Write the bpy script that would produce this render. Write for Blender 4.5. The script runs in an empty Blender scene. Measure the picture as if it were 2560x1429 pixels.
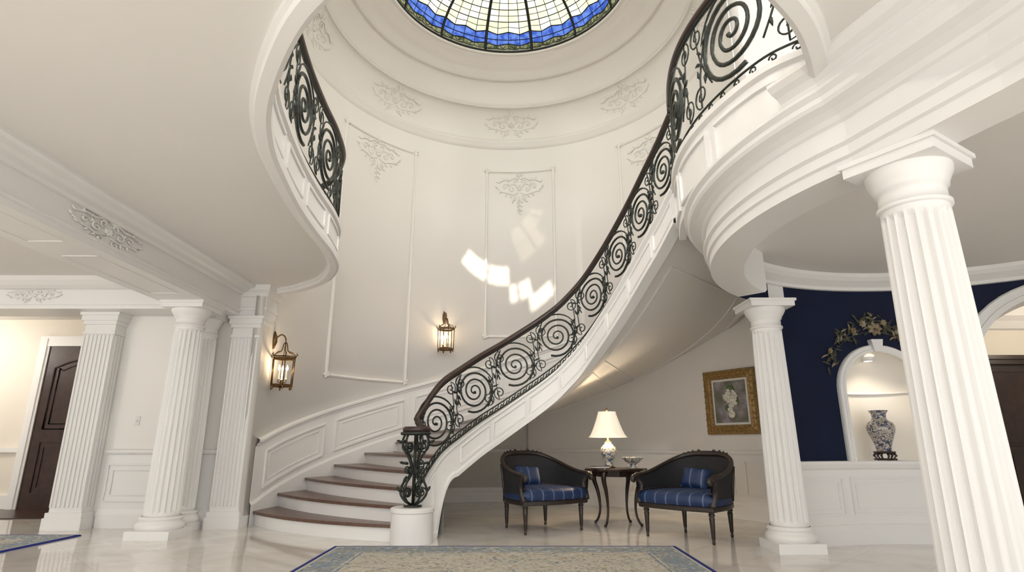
import bpy, math, random
from math import sin, cos, pi, sqrt, atan2, radians
from mathutils import Vector, Matrix
random.seed(4)

# ------------------------------------------------------------------ materials
def new_mat(name):
    m = bpy.data.materials.new(name); m.use_nodes = True
    nt = m.node_tree
    return m, nt, nt.nodes['Principled BSDF']

def pmat(name, c1, c2=None, rough=0.5, metal=0.0, scale=8.0, bump=0.0, bscale=40.0, spec=0.5, coat=0.0, emis=None, estr=0.0, detail=4):
    m, nt, b = new_mat(name)
    N = nt.nodes; L = nt.links
    if c2 is None: c2 = tuple(x*0.94 for x in c1)
    tc = N.new('ShaderNodeTexCoord')
    no = N.new('ShaderNodeTexNoise'); no.inputs['Scale'].default_value = scale; no.inputs['Detail'].default_value = detail
    L.new(tc.outputs['Object'], no.inputs['Vector'])
    cr_ = N.new('ShaderNodeValToRGB')
    cr_.color_ramp.elements[0].position = 0.35; cr_.color_ramp.elements[0].color = (*c2, 1)
    cr_.color_ramp.elements[1].position = 0.65; cr_.color_ramp.elements[1].color = (*c1, 1)
    L.new(no.outputs['Fac'], cr_.inputs['Fac']); L.new(cr_.outputs['Color'], b.inputs['Base Color'])
    b.inputs['Roughness'].default_value = rough; b.inputs['Metallic'].default_value = metal
    b.inputs['Specular IOR Level'].default_value = spec
    b.inputs['Coat Weight'].default_value = coat
    if emis:
        b.inputs['Emission Color'].default_value = (*emis, 1); b.inputs['Emission Strength'].default_value = estr
    if bump:
        n2 = N.new('ShaderNodeTexNoise'); n2.inputs['Scale'].default_value = bscale
        L.new(tc.outputs['Object'], n2.inputs['Vector'])
        bp = N.new('ShaderNodeBump'); bp.inputs['Strength'].default_value = bump; bp.inputs['Distance'].default_value = 0.01
        L.new(n2.outputs['Fac'], bp.inputs['Height']); L.new(bp.outputs['Normal'], b.inputs['Normal'])
    return m

WALL = pmat('wall_cream', (0.87,0.84,0.79), (0.86,0.83,0.78), rough=0.36, scale=1.2, spec=0.4)
TRIM = pmat('trim_white', (0.875,0.86,0.835), (0.865,0.85,0.825), rough=0.40, scale=2, spec=0.35)
CEIL = pmat('ceiling_white', (0.85,0.825,0.79), (0.84,0.815,0.78), rough=0.6, scale=1, spec=0.2)
WARM = pmat('wall_warm', (0.82,0.76,0.66), (0.80,0.74,0.64), rough=0.6, scale=1.5)
BLUE = pmat('wall_navy', (0.0065,0.0115,0.038), (0.005,0.009,0.030), rough=0.6, scale=3, spec=0.2)
IRON = pmat('wrought_iron', (0.028,0.034,0.032), (0.05,0.055,0.045), rough=0.42, metal=0.6, scale=30, bump=0.3)
RAILW = pmat('handrail_wood', (0.045,0.024,0.018), (0.03,0.016,0.012), rough=0.32, scale=12)
TREAD = pmat('tread_wood', (0.15,0.075,0.05), (0.10,0.050,0.034), rough=0.3, scale=14)
DWOOD = pmat('dark_wood', (0.030,0.015,0.011), (0.018,0.009,0.007), rough=0.3, scale=10)
EBON = pmat('ebonised_wood', (0.018,0.013,0.012), (0.035,0.022,0.016), rough=0.35, scale=30)
DOORW = pmat('door_wood', (0.045,0.020,0.015), (0.030,0.013,0.010), rough=0.35, scale=9)
CANE = pmat('cane_dark', (0.020,0.020,0.024), (0.009,0.009,0.011), rough=0.6, scale=120, bump=0.6, bscale=180)
GOLD = pmat('gilt_frame', (0.48,0.31,0.11), (0.24,0.14,0.05), rough=0.42, metal=0.4, scale=35, bump=0.8, bscale=60)
BRASS = pmat('antique_brass', (0.20,0.12,0.05), (0.12,0.07,0.03), rough=0.35, metal=0.8, scale=20)
CANDLE = pmat('candle_ivory', (0.8,0.7,0.5), rough=0.5)
BULB = pmat('bulb_glow', (1,0.85,0.6), rough=0.5, emis=(1.0,0.78,0.5), estr=10)
DOWN = pmat('downlight_glow', (1,0.9,0.7), rough=0.5, emis=(1.0,0.85,0.6), estr=9)
FILLG = pmat('fill_bowl_glow', (1,0.9,0.8), rough=0.5, emis=(1.0,0.9,0.75), estr=4)  # glowing bowl of the added fill fixtures
PLATE = pmat('plate_white', (0.8,0.78,0.74), rough=0.4)
DARKF = pmat('dark_floor', (0.05,0.025,0.018), rough=0.3)
LEAFG = pmat('painted_leaf', (0.035,0.045,0.032), (0.08,0.065,0.04), rough=0.7, scale=20)
PETAL = pmat('painted_petal', (0.34,0.30,0.21), (0.20,0.13,0.06), rough=0.7, scale=25)
CAME = pmat('lead_came', (0.02,0.022,0.02), rough=0.5, metal=0.4)

def marble():
    m, nt, b = new_mat('floor_marble'); N=nt.nodes; L=nt.links
    tc=N.new('ShaderNodeTexCoord')
    no=N.new('ShaderNodeTexNoise'); no.inputs['Scale'].default_value=1.6; no.inputs['Detail'].default_value=8; no.inputs['Distortion'].default_value=1.2
    L.new(tc.outputs['Object'],no.inputs['Vector'])
    r=N.new('ShaderNodeValToRGB'); r.color_ramp.elements[0].position=0.33; r.color_ramp.elements[0].color=(0.74,0.69,0.62,1)
    r.color_ramp.elements[1].position=0.58; r.color_ramp.elements[1].color=(0.83,0.80,0.755,1)
    L.new(no.outputs['Fac'],r.inputs['Fac'])
    br=N.new('ShaderNodeTexBrick'); br.offset=0; br.inputs['Scale'].default_value=1.0
    br.inputs['Brick Width'].default_value=0.62; br.inputs['Row Height'].default_value=0.62; br.inputs['Mortar Size'].default_value=0.003
    br.inputs['Color1'].default_value=(1,1,1,1); br.inputs['Color2'].default_value=(0.96,0.955,0.95,1); br.inputs['Mortar'].default_value=(0.80,0.77,0.73,1)
    mp=N.new('ShaderNodeMapping'); mp.inputs['Rotation'].default_value=(0,0,radians(45))
    L.new(tc.outputs['Object'],mp.inputs['Vector']); L.new(mp.outputs['Vector'],br.inputs['Vector'])
    mx=N.new('ShaderNodeMixRGB'); mx.blend_type='MULTIPLY'; mx.inputs['Fac'].default_value=1
    L.new(r.outputs['Color'],mx.inputs['Color1']); L.new(br.outputs['Color'],mx.inputs['Color2'])
    L.new(mx.outputs['Color'],b.inputs['Base Color'])
    b.inputs['Roughness'].default_value=0.05; b.inputs['Specular IOR Level'].default_value=0.9
    return m
MARBLE = marble()

def striped(name):
    m, nt, b = new_mat(name); N=nt.nodes; L=nt.links
    tc=N.new('ShaderNodeTexCoord'); w=N.new('ShaderNodeTexWave'); w.wave_type='BANDS'; w.bands_direction='X'
    w.inputs['Scale'].default_value=2.2; w.inputs['Distortion'].default_value=0.15
    L.new(tc.outputs['Object'],w.inputs['Vector'])
    r=N.new('ShaderNodeValToRGB'); e=r.color_ramp.elements
    e[0].position=0.0; e[0].color=(0.0075,0.024,0.085,1); e[1].position=0.6; e[1].color=(0.009,0.029,0.100,1)
    x=e.new(0.955); x.color=(0.009,0.029,0.100,1); x=e.new(0.985); x.color=(0.10,0.15,0.24,1)
    L.new(w.outputs['Fac'],r.inputs['Fac']); L.new(r.outputs['Color'],b.inputs['Base Color'])
    b.inputs['Roughness'].default_value=0.5
    return m
FABRIC = striped('blue_striped_silk')

def porcelain(name, base=(0.72,0.72,0.68), ink=(0.03,0.05,0.16), ink2=(0.30,0.16,0.05), scale=16, lo=0.45):
    m, nt, b = new_mat(name); N=nt.nodes; L=nt.links
    tc=N.new('ShaderNodeTexCoord')
    v=N.new('ShaderNodeTexNoise'); v.inputs['Scale'].default_value=scale; v.inputs['Detail'].default_value=3; v.inputs['Distortion'].default_value=1.5
    L.new(tc.outputs['Object'],v.inputs['Vector'])
    r=N.new('ShaderNodeValToRGB'); r.color_ramp.interpolation='CONSTANT'; e=r.color_ramp.elements
    e[0].position=0; e[0].color=(*ink,1); e[1].position=lo; e[1].color=(*base,1)
    x=e.new(0.56); x.color=(*ink2,1); x=e.new(0.61); x.color=(*base,1)
    L.new(v.outputs['Fac'],r.inputs['Fac']); L.new(r.outputs['Color'],b.inputs['Base Color'])
    b.inputs['Roughness'].default_value=0.15; b.inputs['Coat Weight'].default_value=0.5
    return m
PORC = porcelain('porcelain_vase_glaze', base=(0.55,0.53,0.47), ink=(0.05,0.06,0.12), ink2=(0.22,0.12,0.06), scale=26, lo=0.48)
PORC2 = porcelain('porcelain_lamp_glaze', base=(0.72,0.70,0.62), ink=(0.10,0.13,0.20), ink2=(0.40,0.32,0.12), scale=28, lo=0.47)

def glassmat(name, col, strength, scale=6, col2=None, tr_=0.22):
    m, nt, b = new_mat(name); N=nt.nodes; L=nt.links
    N.remove(b); out=N['Material Output']
    tc=N.new('ShaderNodeTexCoord'); no=N.new('ShaderNodeTexNoise'); no.inputs['Scale'].default_value=scale; no.inputs['Detail'].default_value=3
    L.new(tc.outputs['Object'],no.inputs['Vector'])
    r=N.new('ShaderNodeValToRGB'); r.color_ramp.elements[0].position=0.38; r.color_ramp.elements[1].position=0.62
    c2=col2 or tuple(x*0.75 for x in col)
    r.color_ramp.elements[0].color=(*c2,1); r.color_ramp.elements[1].color=(*col,1)
    L.new(no.outputs['Fac'],r.inputs['Fac'])
    em=N.new('ShaderNodeEmission'); em.inputs['Strength'].default_value=strength; L.new(r.outputs['Color'],em.inputs['Color'])  # glow put into the glass in place of daylight from behind
    mu=N.new('ShaderNodeMixRGB'); mu.inputs['Fac'].default_value=1-tr_; mu.inputs['Color2'].default_value=(0,0,0,1); L.new(r.outputs['Color'],mu.inputs['Color1'])
    tr=N.new('ShaderNodeBsdfTranslucent'); L.new(mu.outputs['Color'],tr.inputs['Color'])
    ad=N.new('ShaderNodeAddShader'); L.new(em.outputs[0],ad.inputs[0]); L.new(tr.outputs[0],ad.inputs[1])
    L.new(ad.outputs[0],out.inputs['Surface'])
    return m
G_CREAM = glassmat('glass_cream',(0.93,0.90,0.55),0.88,5,(0.96,0.94,0.70),tr_=0.16)
G_WHITE = glassmat('glass_pale',(0.92,0.94,0.84),0.92,5,(0.96,0.94,0.76),tr_=0.16)
G_BLUE = glassmat('glass_blue',(0.045,0.11,0.50),0.65,9,(0.16,0.28,0.78),tr_=0.22)
G_GREEN = glassmat('glass_green',(0.09,0.11,0.05),0.6,14,(0.36,0.36,0.20),tr_=0.2)
def clear_glass(nm,c):
    m, nt, b = new_mat(nm); N=nt.nodes; L=nt.links; N.remove(b)
    t=N.new('ShaderNodeBsdfTransparent'); t.inputs['Color'].default_value=(*c,1)
    L.new(t.outputs[0],N['Material Output'].inputs['Surface']); return m
G_SUNGAP = clear_glass('glass_sun_gap',(0.98,0.97,0.92))  # lets the sun through unseen panes added to shape the wall patch
G_GLOWGAP = clear_glass('glass_glow_gap',(0.11,0.10,0.08))  # dimmed gap, added for a faint glow on the wall
def shade_mat():
    m, nt, b = new_mat('lampshade_silk'); N=nt.nodes; L=nt.links
    b.inputs['Base Color'].default_value=(0.85,0.78,0.66,1); b.inputs['Roughness'].default_value=0.8
    tc=N.new('ShaderNodeTexCoord'); w=N.new('ShaderNodeTexNoise'); w.inputs['Scale'].default_value=4
    L.new(tc.outputs['Object'],w.inputs['Vector'])
    r=N.new('ShaderNodeValToRGB'); r.color_ramp.elements[0].color=(1,0.80,0.58,1); r.color_ramp.elements[1].color=(1,0.88,0.70,1)
    L.new(w.outputs['Fac'],r.inputs['Fac']); L.new(r.outputs['Color'],b.inputs['Emission Color'])
    b.inputs['Emission Strength'].default_value=0.55
    return m
SHADE = shade_mat()

def rug_mat(name, hx, hy):
    m, nt, b = new_mat(name); N=nt.nodes; L=nt.links
    tc=N.new('ShaderNodeTexCoord'); sp=N.new('ShaderNodeSeparateXYZ'); L.new(tc.outputs['Object'],sp.inputs[0])
    def M(op,a,b2=None):
        n=N.new('ShaderNodeMath'); n.operation=op
        for k,v in enumerate((a,b2)):
            if v is None: continue
            if isinstance(v,(int,float)): n.inputs[k].default_value=v
            else: L.new(v,n.inputs[k])
        return n.outputs[0]
    dx=M('SUBTRACT',hx,M('ABSOLUTE',sp.outputs['X'])); dy=M('SUBTRACT',hy,M('ABSOLUTE',sp.outputs['Y']))
    d=M('MINIMUM',dx,dy)
    r=N.new('ShaderNodeValToRGB'); r.color_ramp.interpolation='CONSTANT'; e=r.color_ramp.elements
    bl=(0.035,0.05,0.23,1); cream=(0.60,0.56,0.48,1); lb=(0.29,0.34,0.39,1)
    stops=[(0,bl),(0.045,cream),(0.07,lb),(0.34,cream),(0.365,(0.20,0.25,0.38,1)),(0.385,cream)]
    e[0].position=0; e[0].color=stops[0][1]; e[1].position=stops[1][0]; e[1].color=stops[1][1]
    for p,c in stops[2:]:
        x=e.new(p); x.color=c
    L.new(d,r.inputs['Fac'])
    def flowers(scale,lo,hi,c):
        v=N.new('ShaderNodeTexNoise'); v.inputs['Scale'].default_value=scale; v.inputs['Detail'].default_value=2; v.inputs['Distortion'].default_value=2.5
        L.new(tc.outputs['Object'],v.inputs['Vector'])
        rr=N.new('ShaderNodeValToRGB'); q=rr.color_ramp.elements
        q[0].position=lo; q[0].color=(0,0,0,1); q[1].position=hi; q[1].color=(1,1,1,1)
        L.new(v.outputs['Fac'],rr.inputs['Fac'])
        return rr.outputs['Color'],c
    prev=r.outputs['Color']
    for scale,lo,hi,c in ((7,0.56,0.59,(0.44,0.45,0.38,1)),(9,0.59,0.62,(0.42,0.33,0.22,1)),(11,0.61,0.63,(0.15,0.20,0.30,1)),(8,0.60,0.62,(0.66,0.64,0.58,1))):
        f,c=flowers(scale,lo,hi,c)
        mx=N.new('ShaderNodeMixRGB'); L.new(prev,mx.inputs['Color1']); mx.inputs['Color2'].default_value=c
        gate=M('GREATER_THAN',d,0.075); 
        g2=M('MULTIPLY',f,gate); g3=M('MULTIPLY',g2,0.85)
        L.new(g3,mx.inputs['Fac']); prev=mx.outputs['Color']
    L.new(prev,b.inputs['Base Color']); b.inputs['Roughness'].default_value=0.95; b.inputs['Specular IOR Level'].default_value=0.1
    return m

def painting_mat():
    m, nt, b = new_mat('oil_painting'); N=nt.nodes; L=nt.links
    tc=N.new('ShaderNodeTexCoord'); no=N.new('ShaderNodeTexNoise'); no.inputs['Scale'].default_value=5; no.inputs['Detail'].default_value=5
    L.new(tc.outputs['Object'],no.inputs['Vector'])
    r=N.new('ShaderNodeValToRGB'); e=r.color_ramp.elements
    e[0].position=0.3; e[0].color=(0.10,0.10,0.05,1); e[1].position=0.7; e[1].color=(0.46,0.40,0.48,1)
    x=e.new(0.5); x.color=(0.22,0.21,0.19,1)
    L.new(no.outputs['Fac'],r.inputs['Fac']); L.new(r.outputs['Color'],b.inputs['Base Color']); b.inputs['Roughness'].default_value=0.5
    return m
PAINT = painting_mat()

# ------------------------------------------------------------------ mesh builder
class MB:
    def __init__(s): s.v=[]; s.f=[]; s.m=[]; s.sm=[]; s.mats=[]
    def mi(s, mat):
        if mat not in s.mats: s.mats.append(mat)
        return s.mats.index(mat)
    def add(s, verts, faces, mat, smooth=False):
        o=len(s.v); k=s.mi(mat)
        s.v.extend([tuple(v) for v in verts])
        for f in faces:
            s.f.append(tuple(o+i for i in f)); s.m.append(k); s.sm.append(smooth)
    def build(s, name, loc=(0,0,0), rot=0.0, parent=None, scale=1.0):
        me=bpy.data.meshes.new(name); me.from_pydata(s.v,[],s.f)
        for m in s.mats: me.materials.append(m)
        me.polygons.foreach_set('material_index', s.m)
        me.polygons.foreach_set('use_smooth', s.sm)
        me.update()
        ob=bpy.data.objects.new(name,me); bpy.context.scene.collection.objects.link(ob)
        ob.location=loc; ob.rotation_euler=(0,0,rot); ob.scale=(scale,)*3
        if parent: ob.parent=parent
        return ob

def box(mb, x0,x1,y0,y1,z0,z1, mat, M=None):
    v=[Vector((x,y,z)) for z in (z0,z1) for y in (y0,y1) for x in (x0,x1)]
    if M: v=[M@p for p in v]
    mb.add(v,[(0,2,3,1),(4,5,7,6),(0,1,5,4),(2,6,7,3),(0,4,6,2),(1,3,7,5)],mat)

def tube(mb, pts, r, mat, sides=6, closed=False, smooth=True):
    pts=[Vector(p) for p in pts]; n=len(pts)
    if n<2: return
    if isinstance(r,(int,float)): r=[r]*n
    T=[]
    for i in range(n):
        a=pts[(i-1)%n] if (closed or i>0) else pts[0]
        b=pts[(i+1)%n] if (closed or i<n-1) else pts[-1]
        t=b-a
        if t.length<1e-9: t=Vector((0,0,1))
        T.append(t.normalized())
    up=Vector((0,0,1)) if abs(T[0].z)<0.9 else Vector((0,1,0))
    nr=(up-T[0]*up.dot(T[0])).normalized()
    V=[]
    for i in range(n):
        nr=(nr-T[i]*nr.dot(T[i]))
        if nr.length<1e-6: nr=T[i].orthogonal()
        nr.normalize(); bn=T[i].cross(nr)
        for k in range(sides):
            a=2*pi*(k+0.5)/sides
            V.append(pts[i]+(nr*cos(a)+bn*sin(a))*r[i])
    F=[]
    for i in range(n if closed else n-1):
        j=(i+1)%n
        for k in range(sides):
            k2=(k+1)%sides
            F.append((i*sides+k,i*sides+k2,j*sides+k2,j*sides+k))
    if not closed:
        F.append(tuple(range(sides-1,-1,-1))); F.append(tuple((n-1)*sides+k for k in range(sides)))
    mb.add(V,F,mat,smooth)

def rights(path, closed=False):
    out=[]; n=len(path)
    for i in range(n):
        a=path[(i-1)%n] if (closed or i>0) else path[0]
        b=path[(i+1)%n] if (closed or i<n-1) else path[-1]
        dx,dy=b[0]-a[0],b[1]-a[1]; l=sqrt(dx*dx+dy*dy) or 1
        out.append((dy/l,-dx/l))
    return out

def sweep(mb, path, prof, mat, sign=1, closed=False, smooth=False, caps=True):
    R=rights(path,closed); n=len(path); k=len(prof); V=[]
    for p,r in zip(path,R):
        z0=p[2] if len(p)>2 else 0
        for (u,z) in prof: V.append((p[0]+r[0]*u*sign,p[1]+r[1]*u*sign,z0+z))
    F=[]
    for i in range(n if closed else n-1):
        j=(i+1)%n
        for q in range(k-1): F.append((i*k+q,i*k+q+1,j*k+q+1,j*k+q))
    mb.add(V,F,mat,smooth)
    if caps and not closed:
        mb.add(V[:k],[tuple(range(k))],mat); mb.add(V[-k:],[tuple(range(k))],mat)

def revolve(mb, prof, c, mat, seg=32, a0=0, a1=360, smooth=True, mod=None, M=None):
    full=abs(a1-a0)>=359.9; n=seg if full else seg+1; k=len(prof); V=[]
    for i in range(n):
        a=radians(a0+(a1-a0)*i/seg)
        for (r,z) in prof:
            rr=r*(mod(a,z) if mod else 1)
            p=Vector((c[0]+rr*cos(a),c[1]+rr*sin(a),c[2]+z))
            V.append(M@p if M else p)
    F=[]
    for i in range(seg):
        j=(i+1)%n
        for q in range(k-1): F.append((i*k+q,j*k+q,j*k+q+1,i*k+q+1))
    mb.add(V,F,mat,smooth)

def cr(P, n=8):
    P=[Vector(p) for p in P]; out=[]
    for i in range(len(P)-1):
        p0=P[max(i-1,0)] if i>0 else P[0]*2-P[1]
        p1=P[i]; p2=P[i+1]; p3=P[i+2] if i+2<len(P) else P[i+1]*2-P[i]
        for k in range(n):
            t=k/n
            out.append(0.5*((2*p1)+(p2-p0)*t+(2*p0-5*p1+4*p2-p3)*t*t+(3*p1-p0-3*p2+p3)*t**3))
    out.append(P[-1].copy())
    return out

def prism(mb, poly, z0, z1, mat):
    n=len(poly); V=[(p[0],p[1],z0) for p in poly]+[(p[0],p[1],z1) for p in poly]
    F=[tuple(range(n-1,-1,-1)),tuple(range(n,2*n))]+[(i,(i+1)%n,n+(i+1)%n,n+i) for i in range(n)]
    mb.add(V,F,mat)

class Path:
    def __init__(s, pts, sign=1):
        s.p=[Vector(q) for q in pts]; s.sign=sign
        s.l=[0.0]
        for a,b in zip(s.p,s.p[1:]): s.l.append(s.l[-1]+sqrt((b.x-a.x)**2+(b.y-a.y)**2))
        s.L=s.l[-1]; s.r=rights([(q.x,q.y) for q in s.p])
    def at(s,l):
        l=max(0,min(s.L-1e-6,l)); lo=0; hi=len(s.l)-1
        while hi-lo>1:
            m=(lo+hi)//2
            if s.l[m]<=l: lo=m
            else: hi=m
        d=s.l[hi]-s.l[lo]; t=(l-s.l[lo])/d if d>1e-9 else 0
        p=s.p[lo].lerp(s.p[hi],t)
        r=Vector((s.r[lo][0]*(1-t)+s.r[hi][0]*t, s.r[lo][1]*(1-t)+s.r[hi][1]*t,0))
        if r.length>1e-6: r.normalize()
        return p, r*s.sign
    def pos(s,l,z,off=0):
        p,r=s.at(l); return Vector((p.x,p.y,z))+r*off
    def rel(s,l,dz,off=0):
        p,r=s.at(l); return p+Vector((0,0,dz))+r*off

def rect_frame(mb, f, a0,a1,b0,b1, r, mat, n=10, sides=4):
    pts=[]
    for k in range(n): pts.append(f(a0+(a1-a0)*k/n,b0))
    for k in range(n): pts.append(f(a1,b0+(b1-b0)*k/n))
    for k in range(n): pts.append(f(a1-(a1-a0)*k/n,b1))
    for k in range(n): pts.append(f(a0,b1-(b1-b0)*k/n))
    tube(mb,pts,r,mat,sides=sides,closed=True,smooth=False)

def spiral2(cx,cz,r,turns,a0,dirn=1,n=None,rmin=0.06):
    n=n or int(18*turns)+4; out=[]
    for i in range(n+1):
        t=i/n; a=a0+dirn*2*pi*turns*t; rr=r*((1-t)+rmin*t)
        out.append((cx+rr*cos(a),cz+rr*sin(a)))
    return out

def ornament(mb, f, s, mat, drop=True, wide=1.0, fat=1.0):
    def st(pts,rad):
        n=len(pts); R=[rad*fat*s*(0.35+0.65*sin(pi*(i+0.4)/(n+0.2))) for i in range(n)]
        tube(mb,[f(u*s*wide,v*s) for u,v in pts],R,mat,sides=5)
    def leaf(u,v,a,l,w=0.05):
        pts=[(u+l*t*cos(a+0.5*t),v+l*t*sin(a+0.5*t)) for t in (0,0.25,0.5,0.75,1)]
        R=[x*fat for x in (0.01*s,w*0.8*s,w*s,w*0.6*s,0.006*s)]
        tube(mb,[f(x*s*wide,y*s) for x,y in pts],R,mat,sides=5)
    for sg in (1,-1):
        for (cx,cz,r,t,a,d) in ((0.30,0.10,0.17,1.3,pi*0.9,-1),(0.58,0.16,0.12,1.2,pi,-1),(0.20,-0.22,0.11,1.2,pi*0.5,1),(0.14,0.34,0.11,1.1,-pi/2,1)):
            st([(sg*x,y) for x,y in spiral2(cx,cz,r,t,a,d)],0.028)
        st([(sg*x,y) for x,y in [(0.03,0.42),(0.2,0.47),(0.4,0.38),(0.6,0.40),(0.82,0.30)]],0.03)
        st([(sg*x,y) for x,y in [(0.05,-0.05),(0.25,-0.12),(0.48,-0.06),(0.7,-0.02),(0.9,0.08)]],0.026)
        for (u,v,a,l) in ((0.45,0.33,1.2,0.14),(0.62,0.36,0.8,0.16),(0.8,0.28,0.2,0.16),(0.7,0.0,-0.6,0.15),(0.5,-0.08,-1.2,0.14),(0.32,-0.1,-1.4,0.16),(0.1,0.5,1.4,0.16),(0.88,0.1,0.4,0.13),(0.4,0.2,0.6,0.12),(0.22,-0.3,-1.0,0.14)):
            aa = a if sg>0 else pi-a-0.5
            leaf(sg*u,v,aa,l,0.035)
        if drop:
            for k in range(3): leaf(sg*0.03,-0.3-0.16*k,(-1.1 if sg>0 else pi+0.6),0.16-0.03*k,0.035)
    for k in range(7): leaf(0,0.12,2*pi*k/7,0.13,0.045)
    leaf(-0.02,0.45,1.3,0.2,0.05)
    if drop:
        for k in range(4): leaf(0,-0.2-0.15*k,-pi/2-0.25,0.18,0.032)

# ------------------------------------------------------------------ key geometry
RC=(-0.07,7.9); RR=3.3
F1=3.1
F2=3.5
RISE=0.175
def RW(deg,z,off=0.0):
    a=radians(deg); return Vector((RC[0]+(RR-off)*cos(a),RC[1]+(RR-off)*sin(a),z))
def i2deg(i): return 178-10.3*(i-1)
inner_pts=[(-1.20,6.52),(-1.20,6.64),(-1.12,6.74),(-1.03,6.84),(-0.94,6.95),(-0.82,7.07),(-0.62,7.26),(-0.40,7.42),(-0.14,7.55),(0.12,7.62),(0.38,7.64),
 (0.62,7.60),(0.81,7.50),(0.97,7.38),(1.10,7.20),(1.22,6.98),(1.33,6.73),(1.43,6.45),(1.52,6.12),(1.61,5.77),(1.68,5.40)]
INN=cr([(x,y,0) for x,y in inner_pts],10)
def I(i):
    t=max(0,min(20,i))*10; k=min(int(t),199); return INN[k].lerp(INN[k+1],t-k)
def O(i): 
    p=RW(i2deg(i),0); return p
def Lp(i,w,z):
    a=I(i); b=O(i); d=b-a; pr=Vector((-d.y,d.x,0)).normalized()
    bul=max(0.0,0.20-0.035*(i-1))
    p=a.lerp(b,w)+pr*bul*4*w*(1-w)*(1.0 if i>0.5 else 0)
    p.z=z; return p

# ------------------------------------------------------------------ floor
mb=MB(); box(mb,-11,10,-4.5,12.5,-0.1,0,MARBLE); mb.build('floor')

# ------------------------------------------------------------------ rotunda wall
mb=MB()
def wall_bottom(deg):
    if deg>64: return 0.0
    i=(178-deg)/10.3+1
    if i<20: return min(RISE*i-0.33,3.3)
    return 3.3
degs=[a for a in range(-25,207)]
V=[];F=[]
for a in degs:
    zb=wall_bottom(a)
    if a>184: zb=3.3
    V+= [RW(a,zb),RW(a,7.25),RW(a,zb,-0.12),RW(a,7.25,-0.12)]
for k in range(len(degs)-1):
    o=4*k
    F+=[(o,o+1,o+5,o+4),(o+2,o+6,o+7,o+3),(o,o+4,o+6,o+2)]
o=4*(len(degs)-1)
F+=[(0,2,3,1),(o,o+1,o+3,o+2)]
mb.add(V,F,WALL,True)
for a in (-25,206):
    mb.add([RW(a,3.5,0.01),RW(a,3.5,-0.13),RW(a,7.2,-0.13),RW(a,7.2,0.01)],[(0,1,2,3)],WALL)
mb.build('wall_rotunda')

B0,B1,B2=Vector((0.3,11.12,0)),Vector((2.45,10.3,0)),Vector((3.8,7.6,0))
def bez(t): return B0*(1-t)**2+B1*2*t*(1-t)+B2*t*t
bp=[bez(t/30) for t in range(31)]
UW=Path([(p.x,p.y,0) for p in bp]+[(3.85,7.2,0),(3.75,6.75,0)],1)
mb=MB(); V=[];F=[];n=60
for k in range(n+1):
    l=UW.L*k/n; p=UW.pos(l,0)
    dx,dy=p.x-RC[0],p.y-RC[1]; rr=sqrt(dx*dx+dy*dy); dg=math.degrees(atan2(dy,dx)); i=(178-dg)/10.3+1
    zt=RISE*i-0.30 if (rr<3.32 and i<20) else F1
    q=UW.pos(l,0,-0.1)
    V+=[p,Vector((p.x,p.y,zt)),q,Vector((q.x,q.y,zt))]
for k in range(n):
    o=4*k; F+=[(o,o+4,o+5,o+1),(o+2,o+3,o+7,o+6)]
mb.add(V,F,WALL,True); mb.build('wall_under_stair')
mb=MB()
pth=[tuple(UW.pos(UW.L*k/50,0)) for k in range(51)]
sweep(mb,pth,[(0,0.86),(0.03,0.865),(0.045,0.89),(0.045,0.91),(0.02,0.93),(0,0.93)],TRIM)
sweep(mb,pth,[(0,0.0),(0.03,0.0),(0.03,0.16),(0.015,0.19),(0.012,0.24),(0,0.25)],TRIM)
sweep(mb,pth,[(0.004,0.24),(0.006,0.25),(0.006,0.86),(0.004,0.865)],TRIM)
k=0.25
while k<UW.L-0.9:
    rect_frame(mb,lambda a,b:UW.pos(a,b,0.012),k,k+0.75,0.33,0.78,0.014,TRIM)
    k+=0.95
mb.build('trim_1')
mb=MB()
pth=[tuple(RW(a,0)) for a in range(128,84,-2)]
sweep(mb,pth,[(0,0.86),(0.03,0.865),(0.045,0.89),(0.045,0.91),(0.02,0.93),(0,0.93)],TRIM)
sweep(mb,pth,[(0,0.0),(0.03,0.0),(0.03,0.16),(0.015,0.19),(0.012,0.24),(0,0.25)],TRIM)
mb.build('trim_2')

# ------------------------------------------------------------------ dome mouldings + skylight
mb=MB()
prof=[(3.34,7.12),(3.28,7.13),(3.265,7.17),(3.24,7.19),(3.24,7.22),(3.19,7.25),(3.19,7.29),(3.24,7.32),(3.28,7.33),
 (3.28,7.40),(3.265,7.50),(3.23,7.62),(3.17,7.75),(3.09,7.86),(3.00,7.94),(2.985,7.93),(2.955,7.945),(2.955,7.965),(2.98,7.98),
 (2.95,8.04),(2.91,8.14),(2.84,8.26),(2.75,8.36),(2.70,8.40),(2.68,8.38),(2.60,8.40),(2.58,8.45),(2.50,8.47),(2.48,8.52),(2.42,8.52),(2.36,8.56),
 (2.26,8.57),(2.24,8.62),(2.14,8.62),(2.12,8.60),(2.09,8.62),(2.09,8.70),(2.15,8.72)]
revolve(mb,prof,(RC[0],RC[1],0),WALL,seg=160)
revolve(mb,[(3.45,7.2),(3.4,8.0),(2.95,8.6),(2.15,8.72)],(RC[0],RC[1],0),WALL,seg=60)
mb.build('ceiling_dome')

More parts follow.
